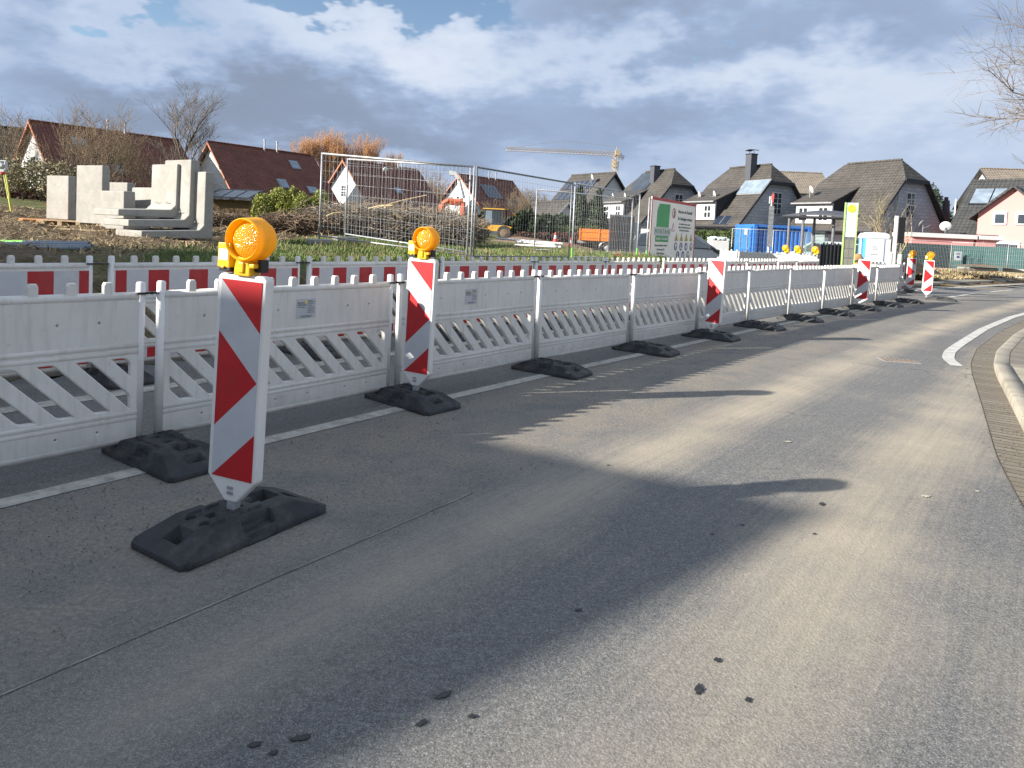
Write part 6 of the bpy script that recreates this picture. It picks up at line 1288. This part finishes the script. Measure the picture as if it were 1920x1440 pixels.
# dark slatted screen
ps = at(1145, 402, 27); zt_ = ps.z; sc_ = thing('slatted_screen', 'dark slatted upright screen right of the orange tipper bed', 'screen', (ps.x, ps.y, .3), R(35)); m = MB()
for i in range(16): m.box((i * .085, 0, (zt_ - .3) / 2), (.055, .03, zt_ - .3))
m.build('slat', 'chimney_slate', sc_); m = MB(); m.box((.64, .01, zt_ - .32), (1.4, .06, .06)); m.box((.64, .01, .6), (1.4, .06, .06)); m.build('rail', 'galvanised', sc_)
# blue container
k0 = at(1412, 440, 36.5); zt_ = fz(1412, 420, 36.5); ct_ = thing('container', 'blue corrugated container behind the bus shelter', 'container', (k0.x, k0.y, .12), R(3)); Hc = zt_ - .12
m = MB(); Lc, Wc = 3.1, 2.45; n_ = 13; pr_ = []
for i in range(n_): x = .15 + i * (Lc - .3) / n_; s_ = (Lc - .3) / n_; pr_ += [(x, 0), (x + s_ * .35, 0), (x + s_ * .5, .07), (x + s_ * .85, .07)]
pr_ += [(Lc - .15, 0), (Lc - .15, Wc), (.15, Wc)]; m.prism(pr_, .12, Hc - .12, 'Z'); m.build('body', 'container_blue', ct_)
m = MB()
for x in (.08, Lc - .08):
    for y_ in (-.02, Wc + .02): m.box((x, y_, Hc / 2), (.18, .18, Hc))
for z__ in (.07, Hc - .07):
    for y_ in (-.02, Wc + .02): m.box((Lc / 2, y_, z__), (Lc - .34, .14, .14))
    for x in (.08, Lc - .08): m.box((x, Wc / 2, z__), (.14, Wc - .14, .13))
m.box((Lc / 2, Wc / 2, Hc - .02), (Lc - .1, Wc - .1, .03)); m.build('frame', 'container_blue', ct_)
m = MB(); m.box((-.03, Wc / 2, Hc / 2), (.06, Wc - .3, Hc - .3)); m.box((-.07, Wc / 2, Hc * .45), (.04, Wc - .34, .10)); m.box((-.07, Wc / 2, Hc * .75), (.04, Wc - .34, .08)); d_ = m.build('door', 'container_blue', ct_); m = MB()
for y_ in (.5, 1.5): m.tube((-.10, y_, .2), (-.10, y_, Hc - .2), .025, n=6)
m.build('lock_rod', 'steel_grey', d_); m = MB(); m.box((-.08, 1.0, .62), (.02, .85, .30)); m.box((-.08, .80, Hc - .42), (.02, .32, .30)); m.build('label_plate', 'retro_white', d_)
# toilet
tp_ = at(1640, 440, 32.5); zt_ = fz(1640, 436, 32.5); tl = thing('portable_toilet', 'white and blue portable toilet cabin with domed roof', 'toilet', (tp_.x, tp_.y, .12), R(-12)); Ht = zt_ - .12
def rrect(w_, d_, r_, n=5): return [(sx_ * (w_ / 2 - r_) + r_ * math.cos(a), sy_ * (d_ / 2 - r_) + r_ * math.sin(a)) for sx_, sy_, a0 in ((1, 1, 0), (-1, 1, 90), (-1, -1, 180), (1, -1, 270)) for a in [R(a0 + 90 * i / n) for i in range(n + 1)]]
m = MB(); m.prism(rrect(1.12, 1.12, .14), .1, Ht - .28, 'Z'); m.build('cabin', 'toilet_blue', tl); m = MB(); v = rrect(1.18, 1.18, .16); n = len(v); vs = []
for sc2, z__ in ((1, Ht - .28), (1, Ht - .18), (.9, Ht - .06), (.6, Ht - .0), (.05, Ht + .01)): vs += [(a * sc2, b_ * sc2, z__) for a, b_ in v]
m.add(vs, [(k * n + i, k * n + (i + 1) % n, (k + 1) * n + (i + 1) % n, (k + 1) * n + i) for k in range(4) for i in range(n)]); m.build('roof', 'window_frame', tl, smooth=True)
m = MB(); m.box((-.10, -.57, Ht / 2 - .05), (.78, .06, Ht - .50)); dr_ = m.build('door', 'window_frame', tl, bevel=.02); m = MB(); ring(m, (-.12, Ht * .66), .07, .09, -.605); m.box((-.12, -.604, Ht * .52), (.34, .004, .03)); m.build('emblem', 'steel_grey', dr_)
m = MB(); m.box((.44, -.57, Ht / 2 - .05), (.22, .05, Ht - .5)); m.build('corner_panel', 'dish_grey', tl); m = MB(); m.box((0, 0, .05), (1.25, 1.25, .1)); m.build('base', 'dark_trim', tl); m = MB(); m.tube((-.62, -.2, .1), (-.62, -.2, Ht - .05), .05); m.build('vent_pipe', 'window_frame', tl)
# bus stop totem
tp_ = at(1593, 440, 23.5); zt_ = fz(1597, 380, 23.5); bs = thing('bus_stop_totem', 'tall lime framed bus stop panel with a yellow disc', 'bus stop sign', (tp_.x, tp_.y, .1), R(-14)); Hb = zt_ - .1
m = MB(); m.box((-.19, 0, Hb / 2), (.032, .12, Hb)); m.box((.19, 0, Hb / 2), (.032, .12, Hb)); m.build('frame', 'lime_green', bs); m = MB(); m.box((0, 0, Hb * .80), (.348, .08, Hb * .395)); m.build('panel', 'pale_panel', bs); m = MB(); m.box((0, 0, Hb * .12), (.348, .08, Hb * .2)); m.build('panel', 'pale_panel', bs)
m = MB(); m.box((0, -.0, Hb * .41), (.348, .07, Hb * .37)); tt_ = m.build('timetable_case', 'galv_dark', bs); m = MB()
for i in range(3):
    for j in range(2): m.box((-.08 + j * .16, -.038, Hb * (.30 + i * .11)), (.145, .004, Hb * .095))
m.build('timetable', 'timetable', tt_)
m = MB(); m.lathe([(0, -.047), (.145, -.047), (.145, -.04)], 'Y', 28, (0, 0, Hb * .93)); dk = m.build('disc', 'lime_green', bs); m = MB(); m.lathe([(0, -.052), (.118, -.052), (.12, -.047)], 'Y', 28, (0, 0, Hb * .93)); m.build('yellow_disc', 'disc_yellow', dk); text_mesh('H', .15, 'sign_yellow', dk, (0, -.0535, Hb * .93 - .05), align='CENTER')
m = MB()
for i in range(3): m.box((-.08, -.044, Hb * (.72 + .05 * i)), (.11, .006, .03)); m.box((.08, -.044, Hb * (.72 + .05 * i)), (.13, .006, .03))
m.build('line_number', 'window_frame', bs)
# bus shelter
a, b_ = at(1470, 404, 27.0), at(1597, 402, 25.5); ws = thing('bus_shelter', 'bus shelter with thin dark canopy on grey posts', 'bus shelter', (a.x, a.y, 0), math.atan2((b_ - a).y, (b_ - a).x)); Lw = (b_ - a).length; zr_ = a.z
m = MB(); n = 8
v = []
for i in range(n + 1): f_ = i / n; v += [(f_ * Lw, -.2, zr_ + .10 * math.sin(f_ * math.pi)), (f_ * Lw, 1.3, zr_ + .14 + .16 * math.sin(f_ * math.pi))]
k = len(v); m.add(v + [(p_[0], p_[1], p_[2] - .07) for p_ in v], [(2 * i, 2 * i + 2, 2 * i + 3, 2 * i + 1) for i in range(n)] + [(k + 2 * i, k + 2 * i + 2, k + 2 * i + 3, k + 2 * i + 1) for i in range(n)] + [(2 * i, 2 * i + 2, k + 2 * i + 2, k + 2 * i) for i in range(n)] + [(2 * i + 1, 2 * i + 3, k + 2 * i + 3, k + 2 * i + 1) for i in range(n)] + [(0, 1, k + 1, k), (2 * n, 2 * n + 1, k + 2 * n + 1, k + 2 * n)]); m.build('canopy', 'chimney_slate', ws)
m = MB(); m.tube((-.02, -.2, zr_ - .05), (Lw + .02, -.2, zr_ - .05), .04, n=6); m.tube((0, .6, zr_ - .03), (Lw, .6, zr_ - .03), .06, n=6); m.build('edge_beam', 'dark_trim', ws)
for px_, y_ in ((1472, 1.1), (1513, .0), (1519, 1.1), (1561, .5)): x_ = (at(px_, 440, 26.5).x - a.x); m = MB(); m.tube((x_, y_, .1), (x_, y_, zr_ + .02), .055, n=10); m.build('post', 'galv_dark', ws)
m = MB(); m.box((Lw * .36, 1.15, 1.3), (Lw * .42, .02, 1.5)); gp_ = m.build('glass_wall', 'pale_panel', ws); M['pale_glass'] = M['pale_panel'].copy(); gp_.data.materials[0] = M['pale_glass']; M['pale_glass'].node_tree.nodes['Principled BSDF'].inputs['Transmission Weight'].default_value = .9; M['pale_glass'].node_tree.nodes['Principled BSDF'].inputs['Roughness'].default_value = .02
m = MB(); m.box((Lw * .5, .95, .6), (1.4, .35, .06)); m.build('bench', 'steel_grey', ws)
# post with stacked plates
tp_ = at(1443, 440, 23.5); zt_ = fz(1443, 387, 23.5); pp = thing('plate_post', 'post stacked with dark rectangular plates before the blue container', 'sign post', (tp_.x, tp_.y, .1), R(-20)); m = MB(); m.tube((0, .03, 0), (0, .03, zt_ + .25), .035, n=10); m.build('post', 'galvanised', pp)
for i in range(9): m = MB(); m.box((.01, -.01, zt_ - .16 - i * .155), (.165, .02, .145)); m.build('plate', 'galv_dark', pp)
m = MB(); m.prism([(-.09, zt_), (-.05, zt_), (-.05, zt_ + .24), (-.09, zt_ + .24)], -.02, .02); m.build('white_sign', 'window_frame', pp); m = MB(); m.prism([(0, zt_ + .0), (.05, zt_ + .05), (.07, zt_ + .30), (.02, zt_ + .38), (-.02, zt_ + .25)], -.015, .015); m.build('red_sign', 'sign_red', pp)
# portable traffic signal seen from the side
tp_ = at(1679, 440, 23.0); zt_ = fz(1685, 405, 23.0); ts = thing('portable_signal', 'black signal backboard on a white post, right of the toilet', 'traffic signal', (tp_.x, tp_.y, .05), R(-8)); Hs = zt_ - .05
m = MB(); m.box((0, 0, Hs / 2), (.10, .10, Hs)); m.build('post', 'window_frame', ts, bevel=.01); m = MB(); m.box((.16, .02, Hs - .47), (.21, .16, .86)); m.build('backboard', 'black_plastic', ts, bevel=.015)
m = MB(); m.box((-.13, 0, 1.1), (.14, .12, .52)); m.box((.18, 0, 1.15), (.12, .12, .34)); m.build('control_box', 'window_frame', ts, bevel=.02); m = MB(); m.box((0, 0, .04), (.8, .5, .08)); m.build('base', 'black_rubber', ts)
# heap of orange soil, dark plinth and black basket by the shelter
def heap(label, px, py, Y, r, h_, mat, seed, name='soil_heap', cat='soil heap'):
    p = at(px, py, Y); n = 26; v = []; rs = np.random.RandomState(seed); x = np.linspace(-1, 1, n); X_, Y_ = np.meshgrid(x, x, indexing='ij'); rr = np.hypot(X_, Y_); Z = h_ * np.clip(1 - rr, 0, 1) ** .8 * (1 + .35 * vnoise(X_ * 3, Y_ * 3, 1, seed) * 2) - .05
    i, j = np.meshgrid(np.arange(n - 1), np.arange(n - 1), indexing='ij'); a = (i * n + j).ravel(); o = raw_mesh(name, np.stack([X_ * r, Y_ * r, Z], -1).reshape(-1, 3), np.stack([a, a + n, a + n + 1, a + 1], 1), mat, smooth=True); o.location = (p.x, p.y, p.z - h_); return tag(o, label, cat)
simple('sand_orange', (0.42, 0.24, 0.11), 0.95, var=0.25, scale=3, bump=.4); simple('soil_brown', (0.20, 0.13, 0.08), 0.95, var=.35, scale=4, bump=.6)
heap('orange sand heap left of the bus stop panel', 1572, 474, 25.5, 1.0, .75, 'sand_orange', 1); heap('orange sand heap right of the bus stop panel', 1611, 478, 27, 1.0, .6, 'sand_orange', 2); heap('brown soil heap behind the black signal board', 1697, 478, 34, 1.6, .8, 'soil_brown', 3); heap('brown rubble heap at the foot of the green netting', 1840, 494, 38.5, 1.3, .10, 'soil_brown', 4)
heap('low brown soil heap right of the backhoe', 1000, 442, 38, 3.0, .45, 'soil_brown', 5)
m = MB(); p = at(1553, 488, 24.4); m.box((0, 0, .0), (.75, .5, .8)); 
for i in range(6): m.box((-.32 + i * .13, -.27, .05), (.03, .05, .86))
o = m.build('litter_basket', 'dark_trim', loc=tuple(p + Vector((0, 0, .15)))); tag(o, 'black slatted basket under the bus shelter', 'basket')
# timber edge log and small boxes in the grass by the netting
for i, (px, py, px2, lab) in enumerate([(1795, 503, 1870, 'pale kerb beam lying below the green netting, left one'), (1880, 506, 1925, 'pale kerb beam lying below the green netting, right one')]):
    a, b_ = at(px, py, 38), at(px2, py + 3, 37.5); m = MB(); m.tube((0, 0, 0), b_ - a, .10, n=6); o = m.build('kerb_beam', 'kerb_concrete', loc=tuple(a)); tag(o, lab, 'beam')

# ------------------------------------------------------------------ heaps of cut twigs and roots
def twig_heap(label, boxes, n, mat, seed, r=.012, ln=(.5, 1.3), flat=.38, name='twig_heap'):
    rs = np.random.RandomState(seed); A, B = [], []
    c0 = boxes[0]; p0 = at(c0[0], c0[1], c0[2]); o = thing(name, label, 'brush heap', tuple(p0)); k = n // len(boxes); P = []
    for px0, py, Y, hw, hh_ in boxes:
        c = at(px0, py, Y) - p0; g = np.clip(rs.normal(size=(k, 3)), -1.6, 1.5) * np.array([hw * .5, .6, hh_ * .30]) + np.array([c.x, c.y, c.z]); P.append(g)
    P = np.concatenate(P); d = rs.normal(size=(len(P), 3)) * np.array([1, .8, flat]); d /= np.linalg.norm(d, axis=1)[:, None]; l = rs.uniform(ln[0], ln[1], (len(P), 1)); mid = P + rs.normal(size=P.shape) * .09
    A = P - d * l / 2; B = P + d * l / 2; A = np.concatenate([A, mid]); B = np.concatenate([mid, B]); rr = rs.uniform(.4, 1.5, len(P)) * r; sticks('twigs', A, B, np.concatenate([rr, rr]), np.concatenate([rr, rr * .5]), mat, o, 3); return o
simple('twig_tan', (.225, .18, .13), .9, var=.35, scale=.8); simple('wood_pale', (.62, .47, .26), .9, var=.2)
twig_heap('tall tangled heap of grey brown cut branches behind the mesh fence', [(640, 421, 23.5, 1.4, 1.0), (700, 418, 23.5, 1.6, 1.15), (760, 421, 23.5, 1.6, 1.0), (815, 427, 23.5, 1.5, .75), (852, 433, 23, 1.0, .6)], 9000, 'twig_tan', 1, r=.011)
h_ = twig_heap('brown root and twig heap in front of the orange van', [(520, 428, 22, .9, .5), (560, 426, 22, 1.0, .75), (600, 432, 22.5, .8, .6)], 4500, 'root_brown', 2, r=.014, ln=(.25, .8))
twig_heap('dark brown brushwood heap between the concrete and the shed', [(408, 418, 24, .8, .55), (440, 424, 25, .7, .45)], 3000, 'root_brown', 3, r=.012, ln=(.25, .8)); twig_heap('brushwood heap in front of the loader bucket', [(872, 436, 30, .6, .5)], 1100, 'twig_tan', 4, r=.012)
twig_heap('tangle of dry brushwood in front of the russet hedge', [(222, 380, 26, .8, .9), (262, 392, 24, .7, .9)], 2600, 'twig_tan', 6, r=.010, ln=(.4, 1.1))
for i, (pa, pb, r_, lab) in enumerate([((722, 388), (752, 409), .045, 'pale split branch lying on top of the tall branch heap'), ((736, 385), (690, 391), .02, 'thin pale branch pointing left on the branch heap'), ((612, 405), (640, 399), .03, 'pale branch end sticking out above the van windscreen'), ((700, 392), (800, 366), .016, 'long thin bare branch rising out of the heap to the right')]):
    a, b_ = at(*pa, 22.0), at(*pb, 22.2); m = MB(); q2 = (b_ - a); m.path([(0, 0, 0), q2 * .5 + Vector((0, 0, .04)), q2], r_, n=6); o = m.build('cut_branch', 'wood_pale', loc=tuple(a)); tag(o, lab, 'branch', 'pale cut branches')
# ------------------------------------------------------------------ grass and straw
def blades(name, n, x0, x1, y0, y1, hmin, hmax, wd, mat, seed, keep, label, cat, lean=.5):
    rs = np.random.RandomState(seed); X = rs.uniform(x0, x1, n); Y = rs.uniform(y0, y1, n); k = keep(X, Y, rs); X, Y = X[k], Y[k]; n = len(X); Z = terrain_z(X, Y) - .01; h = rs.uniform(hmin, hmax, n) * (1 + .6 * vnoise(X, Y, .7, 5)); a = rs.uniform(0, 2 * math.pi, n); w = wd * rs.uniform(.6, 1.3, n) * (.7 + Y / 25)
    P = np.stack([X, Y, Z], 1); s = np.stack([np.cos(a), np.sin(a), 0 * a], 1) * w[:, None]; t = np.stack([rs.normal(size=n) * lean * h, rs.normal(size=n) * lean * h, h], 1); o = raw_mesh(name, np.stack([P - s, P + s, P + t + s * .2, P + t - s * .2], 1).reshape(-1, 3), np.arange(4 * n).reshape(-1, 4), mat); return tag(o, label, cat, kind='stuff')
s_of = lambda X, Y: -off_alo(X, Y)[0]
blades('grass', 120000, -9, 7, 8.5, 26, .035, .11, .009, 'grass_green', 1, lambda X, Y, rs: (s_of(X, Y) > 4.0) & (rs.rand(len(X)) > soil_mask(X, Y) * 1.05) & (vnoise(X, Y, 1.1, 7) > -.28), 'rough green grass on the bank behind the striped barriers', 'grass')
blades('dry_grass', 22000, -9, 7, 8.5, 26, .05, .20, .005, 'straw', 2, lambda X, Y, rs: (s_of(X, Y) > 4.2) & (rs.rand(len(X)) > soil_mask(X, Y) * .8) & (vnoise(X, Y, .9, 8) > .0), 'dry straw coloured grass among the green', 'grass', .35)
blades('soil_litter', 26000, -22, -5, 9.0, 26, .01, .09, .016, 'straw', 3, lambda X, Y, rs: (s_of(X, Y) > 4.6) & (rs.rand(len(X)) < soil_mask(X, Y)), 'straw and root litter on the churned soil', 'litter', 1.8)
blades('verge_grass', 14000, 17, 36, 33, 47, .05, .22, .02, 'straw', 4, lambda X, Y, rs: (s_of(X, Y) > 3.5) & (s_of(X, Y) < 8), 'dry verge grass along the far kerb', 'grass')

p = at(1335, 470, 33); q2 = at(1366, 470, 33); sk = thing('white_container', 'low white container with pale green cover behind the dark car', 'container', (p.x, p.y, .2), R(-4)); hz_ = fz(1350, 449, 33) - .2; wd_ = (q2 - p).length
m = MB(); m.box((wd_ / 2, .6, hz_ / 2), (wd_, 1.2, hz_ - .1)); m.build('body', 'window_frame', sk, bevel=.02); m = MB()
for i in range(7): m.box((wd_ * (i + .5) / 7, .6 + .04 * (i % 2), hz_ + .03 + .05 * math.sin(i * 1.7)), (wd_ / 6.5, 1.25, .12))
m.build('cover', 'pale_panel', sk, bevel=.02)
